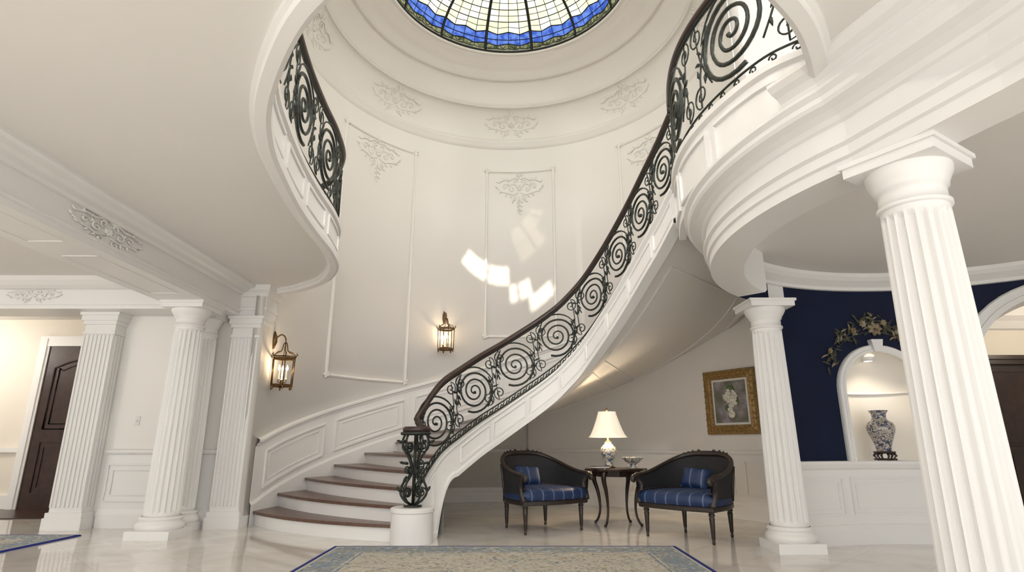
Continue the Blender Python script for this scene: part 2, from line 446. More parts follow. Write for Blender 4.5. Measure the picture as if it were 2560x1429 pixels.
mb=MB()
NL=14*8
def dome(t,lon):
    r=2.1*cos(t*pi/2); z=8.66+1.0*sin(t*pi/2); return Vector((RC[0]+r*cos(lon),RC[1]+r*sin(lon),z))
base_t=[0,0.045,0.10,0.155,0.225,0.33,0.43,0.53,0.63,0.73,0.83,0.93,1.0]
off=radians(90+360/28)
def tt(k,j):
    t=base_t[k]
    if k in (2,4): t+=0.014*cos(2*pi*j/4)
    if k in (1,): t+=0.008*cos(2*pi*j/2)
    return t
V=[[dome(tt(k,j),off+2*pi*j/NL) for j in range(NL)] for k in range(len(base_t))]
for k in range(len(base_t)-1):
    for j in range(NL):
        j2=(j+1)%NL
        lon=math.degrees(off+2*pi*(j+0.5)/NL)%360
        if k<2: m=G_GREEN
        elif k<4: m=G_BLUE
        else:
            m=G_CREAM if ((j//2)+k)%3 else G_WHITE
            if k==7 and 234<lon<276: m=G_SUNGAP  # out-of-view panes opened here to shape the sun patch
            if k==6 and 276<lon<292: m=G_SUNGAP
            if k==5 and 290<lon<304: m=G_SUNGAP
            if (k==9 and 285<lon<345) or (k==8 and 290<lon<320): m=G_GLOWGAP  # unseen panes opened partly to cast a soft secondary glow
        mb.add([V[k][j],V[k][j2],V[k+1][j2],V[k+1][j]],[(0,1,2,3)],m)
for k in range(1,len(base_t)-1):
    tube(mb,[V[k][j] for j in range(NL)],0.009 if k not in (2,4) else 0.013,CAME,sides=4,closed=True)
for j in range(NL):
    thick = (j%8==0)
    if not thick and j%2: 
        continue
    pts=[V[k][j] for k in range(0 if thick else 1,len(base_t)-(1 if not thick else 0))]
    tube(mb,pts,0.03 if thick else 0.0065,CAME,sides=5)
for k in range(4,len(base_t)-2):
    tube(mb,[(V[k][j]+V[k+1][j])*0.5 for j in range(NL)],0.006,CAME,sides=4,closed=True)
for j in range(14*8):
    if j%8 in (3,5):
        lon=off+2*pi*j/NL
        p=dome(0.085,lon)
        tube(mb,[p+Vector((cos(lon+pi/2)*0.05*cos(a),sin(lon+pi/2)*0.05*cos(a),0.05*sin(a))) for a in [2*pi*q/8 for q in range(8)]],0.008,CAME,sides=4,closed=True)
tube(mb,[dome(0,2*pi*j/NL) for j in range(NL)],0.03,CAME,sides=5,closed=True)
mb.build('window_skylight_stained_glass')

mb=MB(); V=[];F=[]
n=96
for j in range(n):
    a=2*pi*j/n; c,s=cos(a),sin(a)
    k=min((10-RC[0])/c if c>1e-6 else 1e9, (-11-RC[0])/c if c<-1e-6 else 1e9, (12.6-RC[1])/s if s>1e-6 else 1e9, (-4.5-RC[1])/s if s<-1e-6 else 1e9)
    V+=[(RC[0]+3.3*c,RC[1]+3.3*s,7.2),(RC[0]+k*c,RC[1]+k*s,7.2)]
for j in range(n):
    o=2*j;p=2*((j+1)%n); F.append((o,p,p+1,o+1))
mb.add(V,F,CEIL); mb.build('ceiling')

mb=MB()
for dg,w in ((89,1.0),(135,1.0),(43,1.0),(177,1.0),(1,1.0)):
    def f(u,v,dg=dg):
        a=radians(dg)-u/3.2; z=7.60+v
        r=3.268-0.28*max(0,(z-7.40)/0.55)**2
        return Vector((RC[0]+r*cos(a),RC[1]+r*sin(a),z))
    ornament(mb,f,0.50,WALL,drop=False,wide=1.2,fat=0.85)
mb.build('ceiling_relief_ornament')
mb=MB()
def wp(d0,d1,z0,z1):
    rect_frame(mb,lambda a,b:RW(a,b,0.01),d0,d1,z0,z1,0.030,WALL,n=16,sides=6)
    for d in (d0,d1):
        for z in (z0,z1):
            for k in range(5):
                a=2*pi*k/5
                p=[RW(d+1.2*cos(a)*t,z+0.07*sin(a)*t,0.02) for t in (0,0.5,1)]
                tube(mb,p,[0.01,0.03,0.008],WALL,sides=5)
wp(125,153.5,2.1,6.72); wp(73.5,98,3.05,6.6); wp(22,48,4.3,6.75)
mb.build('wall_panel_moulding')
mb=MB()
for dg,z in ((139.5,6.35),(86,6.15),(36,6.3)):
    ornament(mb,lambda u,v,dg=dg,z=z:RW(dg-math.degrees(u/RR),z+v,0.008),0.66,WALL,drop=True,wide=0.8,fat=0.9)
mb.build('wall_relief_ornament')

# ------------------------------------------------------------------ staircase
mb=MB(); NW=12
for i in range(1,21):
    z=RISE*i; zb=z-RISE
    V=[Lp(i,w/NW,zb) for w in range(NW+1)]+[Lp(i,w/NW,z-0.02) for w in range(NW+1)]
    mb.add(V,[(w,w+1,NW+2+w,NW+1+w) for w in range(NW)],TRIM)
    if i<20:
        a=[]; b=[]
        for w in range(NW+1):
            p=Lp(i,w/NW,z); q=Lp(i+1,w/NW,z); d=(p-q); d.z=0; d=d.normalized() if d.length>1e-4 else Vector((0,-1,0))
            a.append(p+d*0.035); b.append(q-d*0.01)
        V=a+b+[p-Vector((0,0,0.035)) for p in a]+[p-Vector((0,0,0.035)) for p in b]
        n=NW+1
        F=[(w,w+1,n+w+1,n+w) for w in range(NW)]+[(2*n+w,w,w+1,2*n+w+1)[::-1] for w in range(NW)]+[(2*n+w,3*n+w,3*n+w+1,2*n+w+1) for w in range(NW)]
        mb.add(V,F,TREAD)
def zs(i): return RISE*i-0.34
V=[];F=[];k=0; i0=5.2; ns=80
for q in range(ns+1):
    i=i0+(20-i0)*q/ns
    for w in range(NW+1): 
        p=I(i).lerp(O(i),w/NW); p.z=zs(i) ; V.append(p)
for q in range(ns):
    for w in range(NW):
        o=q*(NW+1)+w; F.append((o,o+1,o+NW+2,o+NW+1))
mb.add(V,F,CEIL,True)
a=I(i0); b=O(i0)
mb.add([(a.x,a.y,0),(b.x,b.y,0),(b.x,b.y,zs(i0)+.1),(a.x,a.y,zs(i0)+.1)],[(0,1,2,3)],TRIM)
for (w0,w1,ia,ib) in ((0.12,0.88,8,13),(0.12,0.88,13.8,18.6)):
    rect_frame(mb,lambda s,w:(lambda p:Vector((p.x,p.y,zs(s)-0.005)))(I(s).lerp(O(s),w)),ia,ib,w0,w1,0.012,TRIM,n=20)
STAIR=mb.build('staircase')

mb=MB()
def zbot(i):
    if i<4.55: return 0.0
    if i<5.7:
        t=(i-4.55)/1.15; return (RISE*5.7-0.36)*(1-(1-t)**2.2)
    return RISE*i-0.36
def ztop(i): return RISE*i+0.035
N2=230; V=[]
st=[I(1.6+(20-1.6)*k/N2) for k in range(N2+1)]; R=rights([(p.x,p.y) for p in st])
for k in range(N2+1):
    i=1.6+(20-1.6)*k/N2; p=st[k]; r=Vector((R[k][0],R[k][1],0))
    zt,zb=ztop(i),zbot(i)
    for (o_,z) in ((-0.06,zt),(0.070,zt),(0.070,zt-0.025),(0.035,zt-0.05),(0.035,zb+0.065),(0.065,zb+0.045),(0.065,zb),(-0.06,zb)):
        q=p+r*o_; V.append(Vector((q.x,q.y,z)))
F=[]
for k in range(N2):
    for q in range(8):
        F.append((k*8+q,k*8+(q+1)%8,(k+1)*8+(q+1)%8,(k+1)*8+q))
F.append(tuple(range(8)))
mb.add(V,F,TRIM)
def SP(i,dz,off):
    k=(i-1.6)/(20-1.6)*N2; k=max(0,min(N2-1,int(k))); p=I(i); r=R[k]
    return Vector((p.x+r[0]*off,p.y+r[1]*off,RISE*i+dz))
for (a,b) in ((3.0,4.3),(5.9,7.4),(7.6,9.2),(9.4,11.0),(11.2,12.9),(13.1,14.8),(15.0,16.6),(16.8,18.4),(18.6,19.8)):
    lo=-0.25 if a>5 else -0.4
    rect_frame(mb,lambda s,z:SP(s,z,0.040),a,b,lo,-0.06,0.014,TRIM,n=12)
mb.build('stair_stringer',parent=STAIR)

mb=MB()
def OW(i,dz,off): p=RW(i2deg(i),RISE*max(i,0.9)+dz,off); return p
def strip(prof,i0,i1,n,mat):
    V=[];k=len(prof)
    for q in range(n+1):
        i=i0+(i1-i0)*q/n
        for (o_,z) in prof: V.append(OW(i,z,o_))
    F=[(q*k+w,q*k+w+1,(q+1)*k+w+1,(q+1)*k+w) for q in range(n) for w in range(k-1)]
    mb.add(V,F,mat)
strip([(0,0.82),(0.02,0.83),(0.03,0.86),(0.055,0.88),(0.055,0.91),(0.02,0.93),(0,0.93)],0.7,20,120,TRIM)
strip([(0,-0.2),(0.03,-0.2),(0.03,0.10),(0.015,0.13),(0.008,0.14),(0.008,0.83)],0.7,20,120,TRIM)
q=1.25
while q<19:
    rect_frame(mb,lambda a,b:OW(a,b,0.018),q,q+2.25,0.23,0.70,0.020,TRIM,n=12)
    rect_frame(mb,lambda a,b:OW(a,b,0.014),q+0.18,q+2.07,0.30,0.63,0.010,TRIM,n=12)
    q+=2.65
mb.build('trim_3')

# ------------------------------------------------------------------ railings
def iron_panels(mb, P, l0, l1, H, rad, spacing, lowgap=0.11, topgap=0.05, turns=2.9, thick=0.016):
    n=max(1,round((l1-l0)/spacing)); sp=(l1-l0)/n
    def ok(ptl): return all(l0-0.005<=a<=l1+0.005 for a,b in ptl)
    for k in range(n):
        lc=l0+sp*(k+0.5); bz=P.rel(lc,0).z
        zc=bz+lowgap+(H-lowgap-topgap)/2
        d=1
        pts=spiral2(lc,zc,rad,turns,-pi*0.6,d,n=int(26*turns),rmin=0.08)
        N=len(pts)
        tube(mb,[P.pos(a,b) for a,b in pts],[thick-0.005*(i/N) for i in range(N)],IRON,sides=5)
        c=pts[-1]; tube(mb,[P.pos(c[0]-0.012,c[1]),P.pos(c[0]+0.012,c[1])],0.020,IRON,sides=6)
        arc=[(lc+(rad+0.03)*cos(t),zc+(rad+0.03)*sin(t)) for t in [radians(x) for x in range(20,170,12)]]
        if ok(arc): tube(mb,[P.pos(a,b,0.005) for a,b in arc],[0.004+0.009*sin(pi*q/(len(arc)-1)) for q in range(len(arc))],IRON,sides=4)
        for sgn in (1,-1):
            lg=lc+sgn*sp/2
            for (vv,up) in ((H-topgap-0.12,1),(lowgap+0.12,-1)):
                r_=0.085 if H<0.9 else 0.11
                zz=P.rel(lg-sgn*0.07,vv).z
                ptl=spiral2(lg-sgn*(0.075 if H<0.9 else 0.12),zz,r_,1.6,(pi/2 if up>0 else -pi/2),sgn*up*-1,n=26,rmin=0.12)
                tail_end=(lc+sgn*(rad*0.75), zc - up*rad*0.72)
                st_=ptl[0]
                tail=[(st_[0]+(tail_end[0]-st_[0])*t + sgn*0.06*sin(pi*t), st_[1]+(tail_end[1]-st_[1])*t) for t in (1,0.8,0.6,0.4,0.2)]
                allp=[(max(l0,min(l1,a)),b) for a,b in tail+ptl]
                tube(mb,[P.pos(a,b) for a,b in allp],0.008,IRON,sides=4)
                for (t,an) in ((1,0.6),(3,-0.5),(2,2.2)):
                    a,b=tail[t]; A=atan2(tail[t-1][1]-b,tail[t-1][0]-a)+an*sgn
                    lf=[(a+0.09*q*cos(A),b+0.09*q*sin(A)) for q in (0,0.3,0.6,1)]
                    if ok(lf): tube(mb,[P.pos(x,y,0.008) for x,y in lf],[0.004,0.017,0.013,0.003],IRON,sides=4)
    nn=max(12,int((l1-l0)/0.05))
    for off_,r in ((0.02,0.013),(lowgap-0.02,0.010),(H-topgap,0.011)):
        tube(mb,[P.rel(l0+(l1-l0)*q/nn,off_) for q in range(nn+1)],r,IRON,sides=5)
    if H<0.9:
        nr=int((l1-l0)/0.075)
        for q in range(nr):
            l=l0+(l1-l0)*(q+0.5)/nr
            lf=[P.rel(l-0.03,0.03),P.rel(l-0.01,0.06),P.rel(l+0.012,0.04),P.rel(l+0.03,lowgap-0.025)]
            tube(mb,lf,[0.006,0.013,0.011,0.005],IRON,sides=4)
    else:
        nr=int((l1-l0)/0.16)
        for q in range(nr):
            l=l0+(l1-l0)*(q+0.5)/nr
            bz=P.rel(l,0).z
            pl_=spiral2(l,bz+0.058,0.034,1.1,0,1,n=12,rmin=0.2)
            tube(mb,[P.pos(a,b) for a,b in pl_],0.007,IRON,sides=4)

def handrail(mb,P,l0,l1,H,n=150,extra_start=None):
    pts=[P.rel(l0+(l1-l0)*q/n,H) for q in range(n+1)]
    if extra_start: pts=extra_start+pts
    tube(mb,pts,0.036,RAILW,sides=10)
    tube(mb,[p-Vector((0,0,0.04)) for p in pts],0.02,IRON,sides=4)

NEW=(-1.07,6.61)
sp_pts=[]
for k in range(0,181):
    i=2.0+18*k/180; p=I(i); sp_pts.append((p.x,p.y,ztop(i)))
SR=Path(sp_pts,1)
HS=0.85
mb=MB()
iron_panels(mb,SR,0.05,SR.L,HS,0.268,0.60,turns=3.1,thick=0.0145)
s0=SR.rel(0,HS)
vol=[]
for k in range(18):
    t=k/17; a=-1.6*pi*(1-t)+radians(20); rr=0.06+0.10*t
    vol.append(Vector((NEW[0]-0.02+rr*cos(a)*1.0,NEW[1]+0.02+rr*sin(a),1.16)))
handrail(mb,SR,0.04,SR.L,HS,200,vol+[vol[-1].lerp(s0,0.5)])
SRAIL=mb.build('stair_railing')

mb=MB()
revolve(mb,[(0,0.0),(0.225,0.0),(0.225,0.30),(0.235,0.31),(0.235,0.345),(0.22,0.355),(0,0.355)],(NEW[0],NEW[1],0),TRIM,seg=48,smooth=False)
mb.build('newel_plinth',parent=STAIR)
mb=MB()
revolve(mb,[(0,0.355),(0.10,0.355),(0.10,0.372),(0.03,0.38),(0,0.38)],(NEW[0],NEW[1],0),IRON,seg=24)
for k in range(5):
    A=2*pi*k/5+0.4
    def g(u,z): return Vector((NEW[0]+u*cos(A),NEW[1]+u*sin(A),z))
    S=[(0.03,0.38),(0.10,0.42),(0.15,0.50),(0.12,0.60),(0.05,0.68),(0.035,0.76),(0.07,0.86),(0.13,0.95),(0.15,1.04),(0.12,1.12)]
    c=cr([(a,b,0) for a,b in S],5)
    tube(mb,[g(p.x,p.y) for p in c],0.013,IRON,sides=6)
    for (u,z,r,a0,d) in ((0.09,0.50,0.06,0,1),(0.085,0.98,0.065,0,-1),(0.075,0.74,0.045,pi,1)):
        tube(mb,[g(a,b) for a,b in spiral2(u,z,r,1.7,a0,d,n=26,rmin=0.1)],0.009,IRON,sides=5)
    for (u,z,a) in ((0.14,0.5,0.9),(0.05,0.68,1.2),(0.12,0.93,1.1),(0.15,1.02,0.4),(0.12,0.6,2.0),(0.1,0.8,0.2)):
        tube(mb,[g(u+0.08*t*cos(a),z+0.08*t*sin(a)) for t in (0,0.3,0.7,1)],[0.004,0.02,0.018,0.003],IRON,sides=4)
tube(mb,[Vector((NEW[0],NEW[1],0.36)),Vector((NEW[0],NEW[1],1.13))],0.016,IRON)
tube(mb,[Vector((NEW[0]+0.15*cos(2*pi*k/20),NEW[1]+0.15*sin(2*pi*k/20),1.12)) for k in range(20)],0.02,IRON,closed=True)
mb.build('newel_post',parent=SRAIL)

# ---- upper floor opening edge
E_left=[(-3.25,7.80),(-2.9,7.60),(-2.46,7.2),(-2.14,6.6),(-2.03,6.0),(-2.0,5.4),(-1.95,4.8),(-1.86,4.2),(-1.74,3.64),(-1.5,3.05),(-1.02,2.35),(-0.5,1.98),(0.1,1.82),(0.8,1.93),(1.36,2.33),(1.70,2.75),(1.98,3.25)]
E_right=[(1.98,3.25),(1.78,3.46),(1.64,3.8),(1.55,4.2),(1.53,4.6),(1.58,5.0),(1.68,5.40)]
EL=[ (p.x,p.y,0) for p in cr([(x,y,0) for x,y in E_left],8)]
ER=[ (p.x,p.y,0) for p in cr([(x,y,0) for x,y in E_right],8)]
poly=[(p[0],p[1]) for p in EL]+[(p[0],p[1]) for p in ER[1:]]+[(3.02,6.85),(3.14,7.3),(3.21,7.9),(3.15,8.4),(3.0,9.0),(10,9.0),(10,-4.5),(-11,-4.5),(-11,9.95),(-3.9,9.95),(-3.5,8.2)]
mb=MB(); prism(mb,poly,F1,F2,CEIL); mb.build('ceiling_gallery_slab')
mb=MB()
edge_prof=[(-0.075,3.105),(-0.075,3.07),(-0.05,3.06),(-0.04,3.03),(0.03,3.02),(0.06,3.04),(0.065,3.09),(0.045,3.12),(0.045,3.15),(0.015,3.17),(0.015,3.46),(0.05,3.475),(0.055,3.52),(-0.08,3.52)]
sweep(mb,EL,edge_prof,TRIM,sign=-1)
PL=Path([(p[0],p[1],F2+0.02) for p in EL],-1)
l=0.25
while l<PL.L-0.7:
    rect_frame(mb,lambda a,b:PL.pos(a,b,0.02),l,l+0.62,3.21,3.42,0.019,TRIM,n=10)
    l+=0.78
mb.build('trim_4')
mb=MB()
sweep(mb,ER,[(-0.05,2.96),(0.015,2.96),(0.015,3.46),(0.05,3.475),(0.055,3.52),(-0.08,3.52)],TRIM,sign=-1)
PR=Path([(p[0],p[1],F2+0.02) for p in ER],-1)
for a,b in ((0.12,0.85),(0.97,1.62),(1.74,2.18)):
    rect_frame(mb,lambda s,z:PR.pos(s,z,0.022),a,b,3.06,3.39,0.022,TRIM,n=12)
mb.build('trim_5')
mb=MB()
iron_panels(mb,PR,0.0,PR.L,0.97,0.37,1.1,lowgap=0.12,turns=3.2,thick=0.020)
handrail(mb,PR,0.0,PR.L,0.97,60)
a=PR.rel(PR.L,0.97); b=SR.rel(SR.L,HS)
tube(mb,[a,b],0.036,RAILW,sides=10)
mb.build('gallery_railing')
mb=MB()
iron_panels(mb,PL,0.1,PL.L,0.97,0.35,0.95,lowgap=0.12,thick=0.018)
handrail(mb,PL,0.0,PL.L,0.97,200)
mb.build('gallery_railing')

# ------------------------------------------------------------------ right curved entablature + beam
CC=(4.1,4.1)
outp=[(0.0,2.5),(0.0,2.57),(0.02,2.58),(0.02,2.64),(0.045,2.655),(0.045,2.675),(0.015,2.685),(0.015,2.79),(0.035,2.80),(0.05,2.83),(0.095,2.855),(0.145,2.87),(0.16,2.89),(0.16,2.92),(0.19,2.945),(0.19,2.965)]
ring=[(CC[0]+2.47*cos(radians(a)),CC[1]+2.47*sin(radians(a)),0) for a in range(134,209,2)]+[(2.15,2.2,0),(2.38,1.2,0),(2.5,0,0),(2.5,-4.4,0)]
mb=MB()
sweep(mb,ring,[(-0.30,3.105),(-0.30,2.52),(-0.28,2.5)]+outp+[(0.0,2.97),(0.0,3.105)],TRIM,sign=1)
sweep(mb,ring[34:],[(-0.01,2.966),(0.17,2.968),(0.18,3.0),(0.21,3.03),(0.25,3.05),(0.28,3.08),(0.28,3.105)],TRIM,sign=1)
ring=[(CC[0]+2.47*cos(radians(a)),CC[1]+2.47*sin(radians(a)),0) for a in range(114,137,2)]
sweep(mb,ring,[(-0.002,3.105),(-0.002,2.5)]+outp+[(0.0,2.97),(0.0,3.105)],TRIM,sign=1)
mb.build('trim_6')

def fluted_column(name,x,y,H,rb=0.205,rt=0.168,flutes=20,ab=0.09,rot=0.0,pl=0.06):
    mb=MB()
    MR=Matrix.Translation((x,y,0))@Matrix.Rotation(rot,4,'Z')
    e=rb+pl
    box(mb,-e,e,-e,e,0,0.09,TRIM,MR)
    pr=[(rb+0.045,0.09),(rb+0.06,0.11),(rb+0.06,0.14),(rb+0.045,0.165),(rb+0.03,0.17),(rb+0.03,0.19),(rb+0.04,0.20),(rb+0.04,0.215),(rb+0.01,0.23)]
    revolve(mb,pr,(x,y,0),TRIM,seg=48)
    z0,z1=0.23,H-0.30
    n=flutes*8; rows=[(z0,0),(z0+0.03,0),(z0+0.06,1)]+[(z0+0.06+(z1-z0-0.12)*k/8,1) for k in range(1,9)]+[(z1-0.03,0),(z1,0)]
    V=[]
    for z,fl in rows:
        t=(z-z0)/(z1-z0); r=rb+(rt-rb)*(t**1.3)
        for j in range(n):
            ph=(j%8)/8; d=0.024*sqrt(max(0,1-((ph-0.5)/0.40)**2)) if abs(ph-0.5)<0.40 else 0
            rr=r-d*fl; a=2*pi*j/n; V.append((x+rr*cos(a),y+rr*sin(a),z))
    F=[(k*n+j,k*n+(j+1)%n,(k+1)*n+(j+1)%n,(k+1)*n+j) for k in range(len(rows)-1) for j in range(n)]
    mb.add(V,F,TRIM,False)
    h=H
    revolve(mb,[(rt,h-0.30),(rt+0.015,h-0.295),(rt+0.015,h-0.275),(rt,h-0.27),(rt,h-0.20),(rt+0.015,h-0.19),(rt+0.015,h-0.175),(rt+ab*0.4,h-0.15),(rt+ab*0.68,h-0.11),(rt+ab*0.72,h-0.075)],(x,y,0),TRIM,seg=48)
    e=rt+ab
    box(mb,-e,e,-e,e,h-0.08,h-0.025,TRIM,MR); box(mb,-e-0.015,e+0.015,-e-0.015,e+0.015,h-0.027,h,TRIM,MR)
    return mb.build(name)
fluted_column('fluted_column',2.76,6.15,2.5,rb=0.178,rt=0.15,pl=0.05,ab=0.08)
fluted_column('fluted_column',2.15,2.86,2.5,rb=0.185,rt=0.158,ab=0.065,rot=radians(32))
fluted_column('fluted_column',-3.97,6.98,2.68,rb=0.19,rt=0.16,pl=0.055)
fluted_column('fluted_column',-4.06,7.55,2.68,rb=0.15,rt=0.13,pl=0.05,ab=0.07)

def pilaster(name,x,y,w,d,H,rot=0.0,side=True):
    mb=MB(); h=w/2
    box(mb,-h-0.04,h+0.04,-d-0.04,0,0,0.14,TRIM); box(mb,-h-0.025,h+0.025,-d-0.025,0,0.14,0.20,TRIM)
    box(mb,-h,h,-d,0,0.2,H-0.15,TRIM)
    nf=7; fw=w/(nf+0.5)
    for k in range(nf+1):
        cx=-h+fw*0.25+k*(w-0.5*fw)/nf
        box(mb,cx-fw*0.2,cx+fw*0.2,-d-0.016,-d+0.002,0.26,H-0.30,TRIM)
    if side:
        for s_ in (-1,1):
            for k in range(3):
                cy=-d+0.03+k*(d-0.05)/3
                box(mb,s_*h-0.012,s_*h+0.012,cy,cy+0.03,0.26,H-0.30,TRIM)
    box(mb,-h-0.015,h+0.015,-d-0.02,0,H-0.29,H-0.26,TRIM)
    box(mb,-h-0.02,h+0.02,-d-0.025,0,H-0.16,H-0.11,TRIM); box(mb,-h-0.04,h+0.04,-d-0.045,0,H-0.11,H-0.04,TRIM); box(mb,-h-0.06,h+0.06,-d-0.06,0,H-0.04,H,TRIM)
    return mb.build(name,(x,y,0),rot)
pilaster('fluted_pilaster',-5.46,7.715,0.40,0.2,2.70)
pilaster('fluted_pilaster',-3.58,7.90,0.36,0.26,2.678,rot=0,side=False)

# ------------------------------------------------------------------ left beam, walls
mb=MB()
sweep(mb,[(-3.7,-4.4,0),(-3.7,7.9,0)],[(-0.58,3.105),(-0.58,2.68),(0,2.68),(0,2.735),(0.02,2.74),(0.02,2.765),(0.0,2.775),(0,2.965),(0.03,2.97),(0.05,2.995),(0.11,3.01),(0.14,3.035),(0.2,3.05),(0.22,3.07),(0.22,3.105)],TRIM)
sweep(mb,[(-4.281,7.3,0),(-4.281,-4.4,0)],[(0,2.68),(0,2.94),(0.1,3.0),(0.2,3.05),(0.22,3.105)],TRIM)
for k in range(5):
    rect_frame(mb,lambda a,b:Vector((a,b,2.68)),-4.15,-3.83,6.4-1.75*k-1.35,6.4-1.75*k,0.008,TRIM,n=4)
sweep(mb,[(-3.84,7.64,0),(-3.35,7.64,0),(-3.35,8.0,0)],[(0,2.68),(0,2.76),(0.02,2.765),(0.02,2.80),(0,2.81),(0,2.94),(0.03,2.95),(0.06,3.0),(0.10,3.03),(0.12,3.105)],TRIM,caps=False)
box(mb,-3.69,-3.36,7.66,8.0,2.682,2.70,TRIM)
mb.build('trim_7')
mb=MB()
ornament(mb,lambda u,v:Vector((-3.688,4.95-u,2.84+v)),0.27,TRIM,drop=False,wide=1.9,fat=1.5)
ornament(mb,lambda u,v:Vector((-6.25+u,7.292,2.86+v)),0.2,TRIM,drop=False,wide=1.9,fat=1.4)
mb.build('beam_relief_ornament')
mb=MB()
box(mb,-11,-4.285,7.33,7.75,2.701,3.105,TRIM)
sweep(mb,[(-11,7.30,0),(-4.285,7.30,0)],[(-0.04,2.70),(0.02,2.70),(0.02,2.75),(0.0,2.76),(0,2.96),(0.04,2.97),(0.1,3.0),(0.16,3.05),(0.2,3.105)],TRIM,caps=False)
mb.build('trim_8')
mb=MB()
box(mb,-5.6,-3.5,7.72,7.9,0,2.70,WALL)
mb.build('wall_left')
mb=MB()
sweep(mb,[(-5.2,7.72,0),(-3.6,7.72,0)],[(0,0.88),(0.03,0.885),(0.045,0.91),(0.045,0.93),(0.0,0.95)],TRIM)
sweep(mb,[(-5.2,7.72,0),(-3.6,7.72,0)],[(0,0),(0.03,0),(0.03,0.16),(0.01,0.22),(0.008,0.88)],TRIM)
rect_frame(mb,lambda a,b:Vector((a,7.70,b)),-5.15,-4.42,0.32,0.76,0.014,TRIM,n=4)
rect_frame(mb,lambda a,b:Vector((a,7.70,b)),-5.08,-4.49,0.39,0.69,0.008,TRIM,n=4)
mb.build('baseboard_left')
mb=MB(); box(mb,-4.92,-4.86,7.71,7.72,1.24,1.36,PLATE); box(mb,-4.895,-4.885,7.70,7.715,1.285,1.315,PLATE); mb.build('light_switch')
mb=MB()
box(mb,-11,-3.4,9.85,9.95,0,3.1,WARM); box(mb,-5.6,-5.5,7.9,9.85,0,3.1,WARM); mb.build('wall_hall')
mb=MB(); box(mb,-11,-5.6,8.6,9.85,0,0.012,DARKF); mb.build('floor_hall_wood')
mb=MB()
x0,x1,zt=-7.88,-6.66,2.62
box(mb,x0,x1,9.76,9.83,0.012,zt,DOORW)
def dp(a,b): return Vector((a,9.755,b))
rect_frame(mb,dp,x0+0.16,x1-0.16,0.25,1.05,0.018,DOORW,n=4)
rect_frame(mb,dp,x0+0.24,x1-0.24,0.33,0.97,0.012,DOORW,n=4)
for ins,r in ((0.16,0.018),(0.24,0.012)):
    pts=[dp(x0+ins,1.25+ins-0.16),dp(x1-ins,1.25+ins-0.16),dp(x1-ins,2.25)]
    for k in range(1,12):
        t=k/12; pts.append(dp(x1-ins+(x0-x1+2*ins)*t,2.25-(ins-0.16)+0.14*sin(pi*t)))
    pts.append(dp(x0+ins,2.25)); tube(mb,pts,r,DOORW,sides=4,closed=True)
tube(mb,[(x1-0.08,9.74,1.02),(x1-0.08,9.68,1.02)],0.03,BRASS,sides=10)
mb.build('door_1')
mb=MB()
for a,b in ((x0-0.17,x0),(x1,x1+0.17)):
    box(mb,a,b,9.74,9.85,0,zt+0.17,TRIM); box(mb,a+0.04,b-0.04,9.72,9.74,0,zt+0.13,TRIM)
box(mb,x0-0.17,x1+0.17,9.73,9.85,zt,zt+0.17,TRIM)
box(mb,-11,x0-0.17,9.80,9.85,0,0.22,TRIM); box(mb,-11,x0-0.17,9.79,9.85,0.88,0.95,TRIM)
mb.build('trim_9')

# ------------------------------------------------------------------ blue round room
def CW(deg,z,off=0.0):
    a=radians(deg); return Vector((CC[0]+(2.47-off)*cos(a),CC[1]+(2.47-off)*sin(a),z))
NC,NH,NZ=88.6,0.44,1.58
AC,AH,AZ=47.0,0.80,1.75
def arch_z(deg):
    u=radians(deg-NC)*2.47
    if abs(u)<NH: return NZ+sqrt(NH*NH-u*u), 0.83
    u=radians(deg-AC)*2.47
    if abs(u)<AH: return AZ+sqrt(AH*AH-u*u), 0.0
    return None
mb=MB()
nh=math.degrees(NH/2.47); ah=math.degrees(AH/2.47)
stops=sorted(set([120-0.5*k for k in range(int((120+30)/0.5)+1)]+[NC-nh,NC+nh,AC-ah,AC+ah]),reverse=True)
mb.add([CW(137-q,z,0.004) for z in (2.5,2.95) for q in range(18)],[(q,q+1,q+19,q+18) for q in range(17)],BLUE,True)
for s0_,s1_ in zip(stops,stops[1:]):
    if s0_-s1_<1e-4: continue
    mid=(s0_+s1_)/2
    r=arch_z(mid)
    if r is None: zb0=zb1=0.83 
    else:
        q=arch_z(s0_-1e-5); zb0=q[0] if q else (NZ if abs(mid-NC)<nh else AZ)
        q=arch_z(s1_+1e-5); zb1=q[0] if q else (NZ if abs(mid-NC)<nh else AZ)
    mb.add([CW(s0_,zb0),CW(s1_,zb1),CW(s1_,2.95),CW(s0_,2.95)],[(0,1,2,3)],BLUE,True)
    if r is not None and abs(mid-AC)<ah+0.01:
        mb.add([CW(s0_,zb0),CW(s1_,zb1),CW(s1_,zb1,-0.3),CW(s0_,zb0,-0.3)],[(0,1,2,3)],TRIM,True)
for s_ in (AC-ah,AC+ah):
    mb.add([CW(s_,0),CW(s_,0,-0.3),CW(s_,AZ,-0.3),CW(s_,AZ)],[(0,1,2,3)],TRIM)
mb.build('wall_blue')
mb=MB()
def ringseg(a0,a1,prof,n=40,mat=TRIM):
    V=[];k=len(prof)
    for q in range(n+1):
        for (o_,z) in prof: V.append(CW(a0+(a1-a0)*q/n,z,o_))
    mb.add(V,[(q*k+w,q*k+w+1,(q+1)*k+w+1,(q+1)*k+w) for q in range(n) for w in range(k-1)],mat)
wp_=[(0.0,0),(0.06,0),(0.06,0.14),(0.04,0.19),(0.03,0.20),(0.03,0.74),(0.05,0.76),(0.07,0.80),(0.07,0.83),(-0.02,0.835)]
ringseg(120,AC+ah,wp_); ringseg(AC-ah,-30,wp_)
